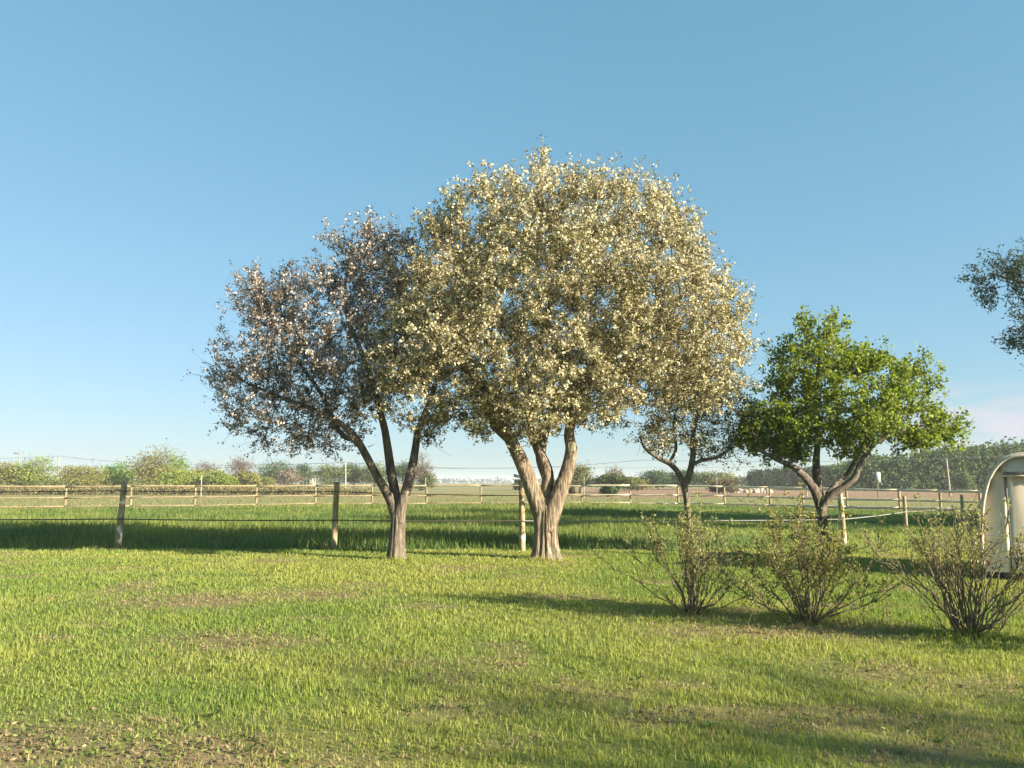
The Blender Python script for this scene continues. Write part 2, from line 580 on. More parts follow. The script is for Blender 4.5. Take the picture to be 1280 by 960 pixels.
lawn = ground_part('lawn', 0, i_l + 1, M_LAWN, col_lawn)
paddock = ground_part('paddock', i_l, i_p, M_PAD, col_pad)
field = ground_part('field', i_p - 1, len(rows), M_FIELD, col_field)
props(lawn, 'short yellow green mown lawn with bare brown patches')
props(paddock, 'long green paddock grass ground behind the near posts')
props(field, 'dry tan open field beyond the rail fence')


# ------------------------------------------------------------------ grass
def blades(name, n, d0, d1, power, hw, label, h, w, colour, keep, seed, lean=.35, split=0.0, pad=1.2):
    r = np.random.default_rng(seed)
    dd = np.linspace(d0, d1, 400)
    pdf = dd ** (1 - power)
    cdf = np.cumsum(pdf); cdf /= cdf[-1]
    y = np.interp(r.random(n), cdf, dd) + r.normal(0, .05, n)
    x = (r.random(n) * 2 - 1) * (y * hw + pad)
    k = keep(x, y, r.random(n))
    x, y = x[k], y[k]
    n = len(x)
    z = gz(x, y) - .006
    hh, ww = h(x, y, r), w(x, y, r)
    az = r.random(n) * 2 * math.pi
    la = r.normal(0, lean, n)
    up = np.stack([np.cos(az) * np.sin(la), np.sin(az) * np.sin(la), np.cos(la)], -1)
    fa = r.random(n) * math.pi
    side = np.stack([np.cos(fa), np.sin(fa), 0 * fa], -1)
    B = np.stack([x, y, z], -1)
    bend = np.stack([np.cos(az), np.sin(az), -.25 + 0 * az], -1) * (hh * r.uniform(0, .55, n))[:, None]
    mid = B + up * (hh * .55)[:, None]
    tip = B + up * hh[:, None] + bend
    s = side * (ww * .5)[:, None]
    c = colour(x, y, r)
    nr = y < split
    V1 = np.stack([B - s, B + s, mid + s * .75, mid - s * .75, tip], 1)[nr].reshape(-1, 3)
    i = np.arange(nr.sum())[:, None] * 5
    V2 = np.stack([B - s, B + s, tip], 1)[~nr].reshape(-1, 3)
    i2 = np.arange((~nr).sum())[:, None] * 3 + len(V1)
    o = np_mesh(name, np.concatenate([V1, V2]), [i + np.array([[0, 1, 2, 3]]), np.concatenate([i + np.array([[3, 2, 4]]), i2 + np.array([[0, 1, 2]])])],
                M_GRASS, col=np.concatenate([c[nr], c[nr], c[~nr]]))
    return props(o, label, None, None, 'stuff')


def lawn_col(x, y, r):
    n = len(x)
    t = np.clip(turf_mix(x, y) + r.normal(0, .22, n), 0, 1)
    c = lerp(C_GREEN, C_YEL, t)
    dry = (r.random(n) < .03 + .7 * soil_amount(x, y))
    c[dry] = lerp(C_DRY, C_YEL, r.random(n) * .5)[dry]
    return c * r.uniform(.8, 1.18, n)[:, None]


def lawn_keep(x, y, u):
    s = soil_amount(x, y)
    gap = sstep(.58, .72, fbm(x * 5.5, y * 4.0, 91, 3))
    return (u > s * .8) & (u > gap * .7) & (y < EDGE + .1) & (y > 2.6)


FEET = [PT(682, 700, 16.0)[:2], PT(496, 700, 15.9)[:2]] + [GP(a, b)[:2] for a, b in ((862, 768), (1010, 778), (1212, 796))]


def lawn_h(x, y, r):
    tall = .55 + .9 * fbm(x * 1.1, y * 1.1, 55, 3)
    foot = sum(np.exp(-((x - bx) ** 2 + (y - by) ** 2) / .16) for bx, by in FEET)
    return (.026 + .034 * r.random(len(x))) * tall * (1 + 1.8 * foot) * (.55 + .9 * fbm(x * 6, y * 5, 92, 2)) * (1 - .45 * soil_amount(x, y)) * (1 + .015 * y)


blades('lawn_grass', 375000, 2.7, EDGE, 1.45, .80, 'short mown grass blades covering the lawn',
       lawn_h, lambda x, y, r: (.0026 + .0011 * y * .62) * np.where(y > 7, 1.5, 1) * r.uniform(.7, 1.3, len(x)), lawn_col, lawn_keep, 11, .42, 7.0)


blades('lawn_grass', 75000, 2.7, EDGE, 1.2, 1.0, 'short mown grass blades on the outer parts of the lawn',
       lambda x, y, r: lawn_h(x, y, r) * 1.1, lambda x, y, r: (.006 + .0012 * y) * r.uniform(.7, 1.3, len(x)), lawn_col,
       lambda x, y, u: lawn_keep(x, y, u) & (np.abs(x) > y * .8 + 1.0), 15, .42, 0, 6.0)


def pad_keep(x, y, u):
    return (y > EDGE - .25 + .5 * fbm(x * .8, 0 * x, 4)) & (y < fence_y(x) + .6) & (u < .35 + .9 * fbm(x * .5, y * .5, 61, 3))


def pad_h(x, y, r):
    lump = fbm(x * .32, y * .5, 62, 3)
    right = sstep(1.5, 6, x - .12 * (y - 18))
    return (.06 + .30 * lump * (.5 + fbm(x * 1.3, y * 1.6, 63, 2))) * (1 - .5 * right) * r.uniform(.6, 1.25, len(x)) * (1 - .45 * sstep(-9, 0, y - fence_y(x)))


def pad_col(x, y, r):
    n = len(x)
    t = np.clip(sstep(.3, .72, fbm(x * .2, y * .3, 12, 4)) * .7 + .5 * sstep(.4, .7, fbm(x * .9, y * 1.1, 14, 3)) + r.normal(0, .24, n), 0, 1)
    c = lerp(C_PAD, C_PAD2, t)
    dry = r.random(n) < .06 + .75 * sstep(-7, 0, y - fence_y(x))
    c[dry] = C_FLD * 1.05
    return c * r.uniform(.75, 1.25, n)[:, None]


blades('paddock_grass', 260000, EDGE - .2, 60, .9, .74, 'long lush green grass standing in the paddock',
       pad_h, lambda x, y, r: (.014 + .0007 * y) * r.uniform(.7, 1.3, len(x)), pad_col, pad_keep, 12, .28)


def weeds(seed=19, n=4200):
    """low broad leaved weeds in the thin places of the lawn"""
    r = np.random.default_rng(seed)
    y = r.uniform(2.9, 12, n * 6)
    x = (r.random(n * 6) * 2 - 1) * (y * .75 + 1)
    k = (r.random(n * 6) < .004 + .6 * soil_amount(x, y) ** 1.6)
    x, y = x[k][:n], y[k][:n]
    z = gz(x, y)
    C = np.stack([x, y, z + r.uniform(.004, .035, len(x))], -1)
    g = r.random(len(x)) < .45
    out = []
    for sel, cols in ((g, ((.13, .19, .045), (.24, .28, .08))), (~g, ((.20, .15, .085), (.32, .26, .15)))):
        out.append(leaf_quads(C[sel], 6, np.array([.03, .03, .008]), .034, .014, cols, r))
    v, q, c = join_leaves(out)
    o = np_mesh('lawn_weeds', v, q, M_GRASS, None, c)
    props(o, 'brown and green low weeds in the thin patches of the lawn', None, None, 'stuff')
    # broad rosettes
    m = 60
    y = r.uniform(3, 12, m); x = (r.random(m) * 2 - 1) * y * .72
    V = []
    for i in range(m):
        k = r.integers(6, 11)
        a = np.sort(r.random(k)) * 2 * math.pi
        L = r.uniform(.03, .07)
        b = np.array([x[i], y[i], float(gz(x[i], y[i])) + .008])
        for t in a:
            d = np.array([math.cos(t), math.sin(t), r.uniform(.25, .9)])
            s = np.array([-math.sin(t), math.cos(t), 0]) * L * .13
            V += [b, b + d * L * .5 - s, b + d * L * .5 * 1.9 * np.array([1, 1, .7]), b + d * L * .5 + s]
    V = np.array(V)
    q = np.arange(len(V)).reshape(-1, 4)
    c = lerp(np.array([.17, .25, .06]), np.array([.26, .31, .09]), r.random(len(q)))
    o = np_mesh('lawn_rosettes', V, q, M_GRASS, None, c)
    props(o, 'flat rosettes of broad green leaves dotted over the lawn', None, None, 'stuff')


def fld_keep(x, y, u):
    return (y > fence_y(x) + .3) & (u < fbm(x * .2, y * .2, 71, 3) * 1.2) & (np.abs(x) < 100)


blades('dry_field_grass', 70000, 44, 105, .6, .80, 'dry straw coloured grass in the field beyond the rails',
       lambda x, y, r: r.uniform(.06, .22, len(x)) * (1 - .6 * sstep(0, 25, x)), lambda x, y, r: r.uniform(.03, .07, len(x)),
       lambda x, y, r: lerp(C_FLD, C_FLD2, r.random(len(x))) * r.uniform(.85, 1.2, len(x))[:, None], fld_keep, 13)


# ------------------------------------------------------------------ leaves and growing
def leaf_quads(C, per, spread, L, W, cols, r, flat=0.0, cvar=.18):
    """rhombic leaves or petals scattered about the cluster centres C"""
    n = len(C) * per
    c = np.repeat(C, per, 0) + r.normal(0, 1, (n, 3)) * spread
    u = r.normal(0, 1, (n, 3)); u[:, 2] *= (1 - flat)
    u /= np.linalg.norm(u, axis=1)[:, None]
    w = r.normal(0, 1, (n, 3)); w[:, 2] *= (1 - flat)
    v = np.cross(u, w)
    v = np.cross(v, u) if flat else v
    v /= np.linalg.norm(v, axis=1)[:, None] + 1e-9
    nrm = np.cross(u, v)
    l = (L * r.uniform(.7, 1.3, n))[:, None] / 2
    ww = (W * r.uniform(.7, 1.3, n))[:, None] / 2
    fold = nrm * ww * .35
    V = np.stack([c - u * l, c + v * ww + fold, c + u * l, c - v * ww + fold], 1).reshape(-1, 3)
    q = np.arange(n)[:, None] * 4 + np.array([[0, 1, 2, 3]])
    k = np.repeat(r.random(len(C)), per)
    t = np.clip(k * .7 + r.random(n) * .5 - .1, 0, 1)
    col = lerp(np.array(cols[0]), np.array(cols[1]), t) * (1 + r.normal(0, cvar, n))[:, None].clip(.5, 1.6)
    return V, q, col


def join_leaves(parts):
    V, Q, Cc, n = [], [], [], 0
    for v, q, c in parts:
        V.append(v); Q.append(q + n); Cc.append(c); n += len(v)
    return np.concatenate(V), np.concatenate(Q), np.concatenate(Cc)


def grow(P0, A, step, infl, kill, iters, r, up=.06, jit=.18, cap=9000):
    """branches reach for the points A (space colonisation) from the starting nodes P0"""
    P = np.zeros((cap, 3)); par = np.full(cap, -1); kids = np.zeros(cap, int)
    n = len(P0); P[:n] = P0
    d = np.full(len(A), 1e9); near = np.zeros(len(A), int)
    new = np.arange(n)
    for it in range(iters):
        if len(new) == 0 or len(A) == 0:
            break
        for s in range(0, len(new), 400):
            ch = new[s:s + 400]
            D = np.linalg.norm(A[:, None] - P[ch][None], axis=2)
            m = D.argmin(1); dm = D[np.arange(len(A)), m]
            b = dm < d
            d[b] = dm[b]; near[b] = ch[m[b]]
        alive = d > kill
        A, d, near = A[alive], d[alive], near[alive]
        act = d < infl
        if not act.any():
            break
        v = A[act] - P[near[act]]
        v /= np.linalg.norm(v, axis=1)[:, None] + 1e-9
        acc = np.zeros((n, 3)); np.add.at(acc, near[act], v)
        cand = np.unique(near[act])
        cand = cand[kids[cand] < 3]
        if len(cand) == 0 or n + len(cand) > cap:
            break
        g = acc[cand]; g /= np.linalg.norm(g, axis=1)[:, None] + 1e-9
        g = g + r.normal(0, jit, g.shape); g[:, 2] += up
        g /= np.linalg.norm(g, axis=1)[:, None]
        k = len(cand)
        P[n:n + k] = P[cand] + g * step
        par[n:n + k] = cand; kids[cand] += 1
        new = np.arange(n, n + k); n += k
    return P[:n], par[:n]


def branch_radii(par, n0, tip, expo):
    n = len(par)
    a = np.zeros(n)
    for i in range(n - 1, n0 - 1, -1):
        if a[i] == 0: a[i] = tip ** expo
        if par[i] >= n0: a[par[i]] += a[i]
    return np.maximum(a, 1e-12) ** (1 / expo)


def branch_chains(par, R, n0):
    n = len(par)
    best = {}
    for i in range(n0, n):
        p = par[i]
        if p >= n0 and (p not in best or R[i] > R[best[p]]):
            best[p] = i
    used = set(best.values())
    out = []
    for i in range(n0, n):
        if i in used:
            continue
        ch = [par[i], i]
        while ch[-1] in best:
            ch.append(best[ch[-1]])
        out.append(ch)
    return out


def ellipsoid_points(E, n, r, shell=2.4):
    """E: rows of (centre xyz, radii xyz). points are denser towards the surface"""
    vol = np.array([e[3] * e[4] * e[5] for e in E]); vol = vol ** .8; vol /= vol.sum()
    k = r.choice(len(E), n, p=vol)
    E = np.array(E)
    u = r.normal(0, 1, (n, 3)); u /= np.linalg.norm(u, axis=1)[:, None]
    return E[k, :3] + E[k, 3:6] * u * (r.random(n) ** (1 / (3 * shell / 2.0)))[:, None]


def px_ellipsoids(rows, d):
    """(px, py, depth offset, half width px, half height px, half depth m)"""
    out = []
    for px, py, dd, rx, ry, rz in rows:
        c = PT(px, py, d + dd)
        s = (d + dd) / F
        out.append((*c, rx * s, rz, ry * s))
    return out


def limb_path(pts, d, m):
    """pts: (px, py, depth offset, width px)"""
    rows = [(*PT(a, b, d + dd), w * .5 * (d + dd) / F) for a, b, dd, w in pts]
    s = spline(rows, m)
    return s[:, :3], np.maximum(s[:, 3], .004)


def fruit_tree(name, label, base_px, d, trunk, limbs, crown, n_attr, shoots, clusters, leaf_spec, petal_spec, seed,
               bark, step=.2, infl=1.6, kill=.34, shoot_up=.55, shoot_len=(.15, .5), group=None, tip=.006, keep=None, cat='tree', sides=56, thin=.022):
    r = np.random.default_rng(seed)
    base = PT(base_px[0], base_px[1], d)
    base[2] = gz(base[0], base[1])
    root = thing(name, base, label, cat, group)
    # trunk
    tp, tr = limb_path(trunk, d, 60)
    tp[0, 2] = base[2] - .12
    fl = np.linspace(0, 1, 60)
    m = MB()
    m.tube(tp, tr * (1 + .34 * np.exp(-fl * 9)), sides, True, .34, seed)
    m.build('trunk', bark, root, base, True)
    starts = []
    for i, lb in enumerate(limbs):
        lp, lr = limb_path(lb, d, 40)
        m = MB()
        m.tube(lp, lr, 14, True, .2, seed + i + 1)
        m.build('limb', bark, root, base, True)
        starts.append(lp[14:])
    P0 = np.concatenate(starts)
    E = px_ellipsoids(crown, d)
    A = ellipsoid_points(E, int(n_attr * 1.3), r)
    gap = .5 * fbm(A[:, 0] * 1.0 + A[:, 1] * .35, A[:, 2] * 1.0, seed, 2) + .5 * fbm(A[:, 1] * 1.0 + 9, A[:, 2] * .8 - A[:, 0] * .5, seed + 3, 2)
    A = A[gap > np.quantile(gap, .18)]      # thin pockets make the crown ragged and clumped
    if keep is not None:
        A = A[keep(A)]
    P, par = grow(P0, A, step, infl, kill, 90, r)
    n0 = len(P0)
    R = branch_radii(par, n0, tip, 2.25)
    m = MB()
    lim = 0.075
    for ch in branch_chains(par, R, n0):
        rr = np.minimum(np.array([R[j] if j >= n0 else R[ch[1]] for j in ch]), lim)
        pts = P[ch]
        if len(ch) > 2:
            pts = spline(pts, len(ch) * 2 - 1)
            rr = np.interp(np.linspace(0, 1, len(pts)), np.linspace(0, 1, len(rr)), rr)
        m.tube(pts, rr, 6 if rr.max() > .02 else 4, False)
    # shoots on the thin wood
    idx = np.arange(n0, len(P)); idx = idx[R[idx] < thin]
    pick = r.choice(idx, shoots)
    cen = np.array([e[:3] for e in E]).mean(0)
    o = P[pick] - cen; o /= np.linalg.norm(o, axis=1)[:, None] + 1e-9
    own = P[pick] - P[np.maximum(par[pick], 0)]; own /= np.linalg.norm(own, axis=1)[:, None] + 1e-9
    dr = o * .35 + own * .55 + r.normal(0, .5, o.shape); dr[:, 2] += shoot_up
    dr /= np.linalg.norm(dr, axis=1)[:, None]
    ln = r.uniform(*shoot_len, shoots) * np.where(r.random(shoots) < .10, 1.45, 1)
    ts = np.linspace(0, 1, 4)
    wob = r.normal(0, .08, (shoots, 4, 3)) * ts[None, :, None]
    wob[:, :, 2] += .12 * ts ** 2
    S = P[pick][:, None] + (dr[:, None] * ts[None, :, None] + wob) * ln[:, None, None]
    m.batch(S, np.broadcast_to(np.linspace(tip * .8, tip * .35, 4), (shoots, 4)), 3)
    tw = m.build('twigs', M_TWIG, root, base)
    tw['kind'] = 'stuff'
    # clusters of leaves and flowers
    cands = np.concatenate([S[:, 1:].reshape(-1, 3), S[:, 2:].reshape(-1, 3), P[idx]])
    C = cands[r.choice(len(cands), clusters)] + r.normal(0, .025, (clusters, 3))
    parts = [leaf_quads(C[r.random(len(C)) < fr], per, sp, L, W, cols, r) for fr, per, sp, L, W, cols in leaf_spec]
    v, q, c = join_leaves(parts)
    lf = np_mesh('leaves', v, q, M_LEAF, root, c, origin=base)
    lf['kind'] = 'stuff'
    if petal_spec:
        parts = [leaf_quads(C[r.random(len(C)) < fr], per, sp, L, W, cols, r, cvar=.1) for fr, per, sp, L, W, cols in petal_spec]
        v, q, c = join_leaves(parts)
        bl = np_mesh('blossom', v, q, M_PETAL, root, c, origin=base)
        bl['kind'] = 'stuff'
    return root


OLIVE = ((.115, .105, .032), (.225, .205, .065))
CREAM = ((.52, .47, .31), (.70, .65, .46))
PINKW = ((.42, .365, .33), (.64, .575, .53))

# the tall blossoming tree
fruit_tree('blossom_tree', 'tall pear tree white with blossom, thick forked trunk beside the middle fence post', (682, 697), 16.1,
           [(682, 702, 0, 35), (682, 690, 0, 30), (682, 672, 0, 26), (682, 650, 0, 25), (683, 636, 0, 23), (684, 622, 0, 12)],
           [[(680, 662, 0, 18), (675, 640, 0, 21), (667, 616, 0, 20.5), (655, 585, -.1, 19), (641, 556, -.3, 16), (626, 528, -.6, 14), (600, 480, -1.1, 10), (560, 425, -1.4, 6)],
            [(682, 655, .05, 18), (683, 636, .05, 19), (684, 612, .1, 16.5), (684, 588, .15, 15), (672, 560, .3, 13), (664, 530, .5, 12), (668, 460, .7, 9), (690, 370, .5, 6), (700, 280, .4, 4)],
            [(684, 664, -.05, 18), (690, 641, -.06, 21), (699, 616, -.05, 19), (709, 588, 0, 17), (714, 562, 0, 15), (712, 535, 0, 13), (735, 480, -.4, 10), (790, 420, -.9, 7), (850, 370, -1, 4)],
            [(684, 600, .1, 13), (676, 565, .5, 12), (690, 520, 1.0, 11), (740, 460, 1.6, 8), (800, 400, 2.0, 5)],
            [(640, 554, -.3, 11), (610, 520, .6, 9), (580, 440, 1.4, 7), (590, 350, 1.6, 5)]],
           [(700, 385, 0, 200, 165, 3.4), (838, 425, -.2, 92, 98, 2.3), (735, 300, 0, 112, 82, 2.2), (630, 300, 0, 95, 78, 2.3),
            (552, 452, -1.0, 96, 92, 2.0), (650, 482, -.9, 130, 70, 2.4), (868, 462, -.6, 68, 62, 1.6), (835, 300, 0, 40, 50, 1.2), (545, 345, -.3, 66, 76, 1.6), (690, 222, 0, 48, 26, 1.0), (518, 505, -.7, 60, 46, 1.4), (590, 520, -.8, 50, 34, 1.3)],
           3800, 9500, 56000,
           [(.85, 2, .045, .055, .028, OLIVE), (.3, 2, .05, .05, .026, ((.12, .10, .035), (.22, .18, .07)))],
           [(.66, 4, .022, .046, .041, CREAM)], 101, M_BARK)

# the smaller blossoming tree on its left
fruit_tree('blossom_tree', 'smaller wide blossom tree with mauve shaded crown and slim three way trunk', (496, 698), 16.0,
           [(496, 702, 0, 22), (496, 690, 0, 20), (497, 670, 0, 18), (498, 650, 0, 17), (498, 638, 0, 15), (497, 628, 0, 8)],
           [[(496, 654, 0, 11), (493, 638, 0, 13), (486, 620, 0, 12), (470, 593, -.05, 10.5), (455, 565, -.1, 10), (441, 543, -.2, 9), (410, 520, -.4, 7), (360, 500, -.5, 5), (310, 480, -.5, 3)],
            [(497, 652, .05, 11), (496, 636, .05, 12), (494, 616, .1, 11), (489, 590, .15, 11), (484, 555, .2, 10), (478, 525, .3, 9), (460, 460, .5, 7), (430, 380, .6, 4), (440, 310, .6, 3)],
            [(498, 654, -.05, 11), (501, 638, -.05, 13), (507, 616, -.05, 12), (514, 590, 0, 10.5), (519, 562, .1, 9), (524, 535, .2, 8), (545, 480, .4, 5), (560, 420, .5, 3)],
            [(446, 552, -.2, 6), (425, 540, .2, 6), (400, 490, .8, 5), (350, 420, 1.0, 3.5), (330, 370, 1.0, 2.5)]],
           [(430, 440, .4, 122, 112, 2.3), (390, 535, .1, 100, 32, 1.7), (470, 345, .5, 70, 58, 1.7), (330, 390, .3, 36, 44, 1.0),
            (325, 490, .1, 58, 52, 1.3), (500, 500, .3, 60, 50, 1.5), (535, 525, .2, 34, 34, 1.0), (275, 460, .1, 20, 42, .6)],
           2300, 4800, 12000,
           [(.95, 3, .035, .055, .028, ((.06, .05, .031), (.14, .118, .068)))],  # leaves and petals darkened, the tall tree's shade is in their colours
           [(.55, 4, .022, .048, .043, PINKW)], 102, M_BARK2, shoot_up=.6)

# the thin young tree between the tall blossom tree and the green tree
fruit_tree('blossom_tree', 'small thin blossom tree with crooked dark trunk behind the left shrub', (862, 690), 17.0,
           [(862, 694, 0, 9), (861, 670, 0, 8.5), (860, 650, 0, 8), (858, 625, 0, 8), (855, 608, 0, 9), (854, 602, 0, 9)],
           [[(856, 610, 0, 7), (848, 592, 0, 7), (838, 580, -.1, 6.5), (822, 572, -.2, 5.5), (806, 560, -.3, 3.5), (800, 545, -.3, 2.5)],
            [(855, 612, 0, 7), (862, 592, 0, 7.5), (866, 570, .1, 7), (866, 548, .1, 6), (872, 515, .2, 4), (880, 480, .3, 3)],
            [(864, 582, 0, 5), (878, 575, -.1, 4.5), (895, 572, -.2, 4), (915, 560, -.3, 3)],
            [(836, 579, -.1, 4), (845, 560, .2, 4), (842, 530, .4, 3), (850, 500, .4, 2)]],
           [(865, 520, 0, 62, 42, 1.2), (905, 535, -.1, 40, 48, 1.1), (825, 548, 0, 28, 26, .8), (890, 485, .2, 45, 40, 1.0)],
           750, 850, 2600,
           [(.9, 3, .035, .055, .03, ((.07, .075, .02), (.20, .18, .05)))],
           [(.40, 4, .032, .040, .036, CREAM)], 103, M_BARK2, step=.16, infl=1.0, kill=.24, shoot_up=.4, sides=14)

# the green tree
fruit_tree('green_tree', 'fresh green leafy fruit tree with low dark forked limbs behind the middle shrub', (1029, 692), 16.6,
           [(1030, 697, 0, 15), (1029, 680, 0, 12), (1028, 655, 0, 11), (1027, 638, 0, 11.5), (1027, 624, 0, 7)],
           [[(1028, 648, 0, 10), (1025, 632, 0, 11.5), (1018, 612, 0, 11), (1006, 596, -.1, 9), (990, 583, -.2, 7), (968, 573, -.3, 5), (945, 560, -.4, 3)],
            [(1027, 630, .05, 10), (1022, 605, .1, 10), (1020, 580, .2, 9), (1022, 545, .3, 7), (1020, 490, .3, 5), (1025, 440, .3, 3)],
            [(1027, 648, -.05, 9), (1029, 632, -.05, 10), (1040, 618, -.1, 9.5), (1056, 608, -.15, 8.5), (1069, 596, -.2, 7.5), (1076, 578, -.2, 6), (1100, 550, -.3, 5), (1150, 530, -.4, 3.5)],
            [(1034, 618, .1, 6), (1045, 606, .2, 6), (1062, 588, .5, 5), (1085, 540, .9, 4), (1110, 480, 1.0, 3)]],
           [(1030, 472, .2, 60, 50, 1.3), (1085, 525, -.2, 78, 46, 1.4), (1142, 532, -.1, 48, 40, 1.0), (980, 535, .2, 48, 44, 1.2),
            (1112, 482, .3, 36, 32, .9), (1030, 424, .2, 30, 26, .7), (1168, 487, 0, 14, 34, .5), (1190, 535, 0, 16, 18, .5), (985, 480, .1, 26, 32, .7), (1070, 462, .3, 26, 30, .8), (945, 560, -.2, 22, 22, .6)],
           1300, 1800, 5800,
           [(1, 6, .05, .075, .05, ((.095, .15, .026), (.28, .33, .06)))],
           None, 104, M_BARK2, step=.18, infl=1.2, kill=.3, shoot_up=.4, shoot_len=(.12, .42), sides=16)

# the tree at the right edge: only its overhanging crown is in view
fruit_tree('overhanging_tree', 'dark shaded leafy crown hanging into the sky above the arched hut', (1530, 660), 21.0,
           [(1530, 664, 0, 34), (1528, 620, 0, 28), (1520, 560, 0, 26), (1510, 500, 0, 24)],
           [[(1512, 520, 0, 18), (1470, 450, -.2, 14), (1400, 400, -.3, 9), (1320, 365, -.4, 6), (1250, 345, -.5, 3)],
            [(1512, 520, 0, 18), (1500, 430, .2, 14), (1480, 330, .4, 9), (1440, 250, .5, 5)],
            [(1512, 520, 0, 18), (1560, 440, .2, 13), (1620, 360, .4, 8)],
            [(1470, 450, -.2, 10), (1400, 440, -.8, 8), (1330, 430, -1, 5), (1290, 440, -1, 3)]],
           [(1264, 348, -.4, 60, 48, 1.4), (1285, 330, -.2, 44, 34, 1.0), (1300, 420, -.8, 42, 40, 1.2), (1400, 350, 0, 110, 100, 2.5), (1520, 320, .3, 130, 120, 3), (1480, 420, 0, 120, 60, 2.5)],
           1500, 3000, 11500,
           [(1, 5, .06, .085, .04, ((.030, .055, .030), (.065, .095, .05)))],  # dark bluish leaf colours carry the shade of this crown
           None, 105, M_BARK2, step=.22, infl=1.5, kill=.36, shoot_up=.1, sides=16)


weeds()

# ------------------------------------------------------------------ shrubs
def shrub(label, px, py, stems, r_seed, leaf_n, leafy, spread, height, low, leafcols, extra=(), leafsize=.034, fill=.0):
    r = np.random.default_rng(r_seed)
    b = GP(px, py); b[2] = gz(b[0], b[1])
    root = thing('shrub', b, label, 'shrub', 'pruned shrubs in a row on the lawn')
    tips = []
    specs = []
    for i in range(stems):
        az = i * 2.399963 + r.normal(0, .6)
        q = (i + .5) / stems
        le = spread * math.sqrt(q) * r.uniform(.75, 1.15)
        h = height * (1 - .55 * q ** 1.5) * r.uniform(.8, 1.12)
        specs.append((az, le, h, r.uniform(.5, 1.0)))
    specs += list(extra)
    for az, le, h, curve in specs:
        dirv = np.array([math.cos(az), math.sin(az) * .9, 0])
        t = np.linspace(0, 1, 9)
        rad0 = r.uniform(.006, .0135)
        out = le * (t ** (.75 + .35 * curve))
        zz = h * (t ** (1.15 - .35 * curve)) if le < h else h * t ** (1.0 + .3 * curve)
        p = b + np.outer(out, dirv) + np.outer(zz, [0, 0, 1]) + np.outer(.06 + 0 * t, dirv) * r.uniform(.4, 1.6)
        kink = np.cumsum(r.normal(0, .021, (9, 3)), 0); kink[0] = 0
        p = p + kink
        p[0, 2] = b[2] - .03
        m = MB()
        m.tube(p, np.linspace(rad0, .0032, 9), 6, True)
        k = int(r.integers(5, 10))
        sel = r.uniform(.28, 1.0, k)
        b0 = np.stack([np.interp(sel, t, p[:, a]) for a in range(3)], -1)
        tang = p[-1] - p[3]; tang /= np.linalg.norm(tang)
        dr = tang * .75 + r.normal(0, .45, (k, 3)); dr[:, 2] += .45
        dr /= np.linalg.norm(dr, axis=1)[:, None]
        ln = r.uniform(.10, .34, k) * (height / 1.1)
        ts = np.linspace(0, 1, 4)
        S = b0[:, None] + (dr[:, None] * ts[None, :, None] + r.normal(0, .06, (k, 4, 3)) * ts[None, :, None]) * ln[:, None, None]
        m.batch(S, np.broadcast_to(np.linspace(.0048, .0022, 4), (k, 4)), 4)
        # finer spurs on the side shoots
        k2 = k * 2
        j = r.integers(0, k, k2)
        s0 = S[j, r.integers(1, 4, k2)]
        d2 = dr[j] + r.normal(0, .6, (k2, 3)); d2[:, 2] += .3
        d2 /= np.linalg.norm(d2, axis=1)[:, None]
        S2 = s0[:, None] + d2[:, None] * ts[None, :, None] * r.uniform(.04, .15, k2)[:, None, None]
        m.batch(S2, np.broadcast_to(np.linspace(.003, .0016, 4), (k2, 4)), 3)
        m.build('stem', M_STEM, root, b, True)
        tips += [S[:, 1:].reshape(-1, 3), S2[:, 2:].reshape(-1, 3), S[:, -1], p[5:]]
    T = np.concatenate(tips)
    w = sstep(low, low + .45, T[:, 2] - b[2]) + leafy
    C = T[r.choice(len(T), leaf_n, p=w / w.sum())]
    if fill:
        f = int(leaf_n * fill)
        g = np.stack([r.normal(0, spread * .33, f), r.normal(0, spread * .3, f), r.uniform(.08, height * .75, f)], -1) + b
        C = np.concatenate([C, g])
    v, q, c = leaf_quads(C, 4, .022, leafsize, leafsize * .55, leafcols, r)
    lf = np_mesh('leaves', v, q, M_LEAF, root, c, origin=b)
    lf['kind'] = 'stuff'
    return root


PI = math.pi
shrub('thin open shrub with cream tipped shoots in front of the small thin tree', 862, 768, 22, 201, 640, .05, .56, 1.12, .45,
      ((.21, .225, .07), (.45, .44, .19)), extra=[(PI * .98, .80, .50, .9), (PI * 1.03, .62, .62, .8), (.05, .62, .30, .6), (-.1, .9, .42, .8), (.2, .5, .4, .8)])
shrub('widest leafy shrub with low sprawling branches and reddish litter at its foot', 1010, 778, 26, 202, 1500, .30, .78, 1.12, .15,
      ((.13, .14, .04), (.33, .31, .11)), extra=[(.03, 1.0, .32, .3), (-.08, .95, .5, .5), (PI * .99, .72, .34, .4), (PI * 1.05, .85, .6, .6), (.1, .85, .8, .6), (.0, .75, .14, .2)], fill=.16)
shrub('vase shaped dense twiggy shrub almost bare, in front of the arched hut', 1212, 796, 42, 203, 420, .04, .70, 1.15, .55,
      ((.16, .17, .055), (.36, .34, .14)), extra=[(PI, .75, .8, .7), (PI * .95, .62, .95, .7), (.0, .8, .72, .6), (.1, .95, .6, .6)])
shrub('shrub beyond the vase shaped one whose shadow reaches the lawn', 1465, 822, 26, 204, 900, .3, .6, 1.15, .2,
      ((.075, .085, .028), (.20, .19, .075)))


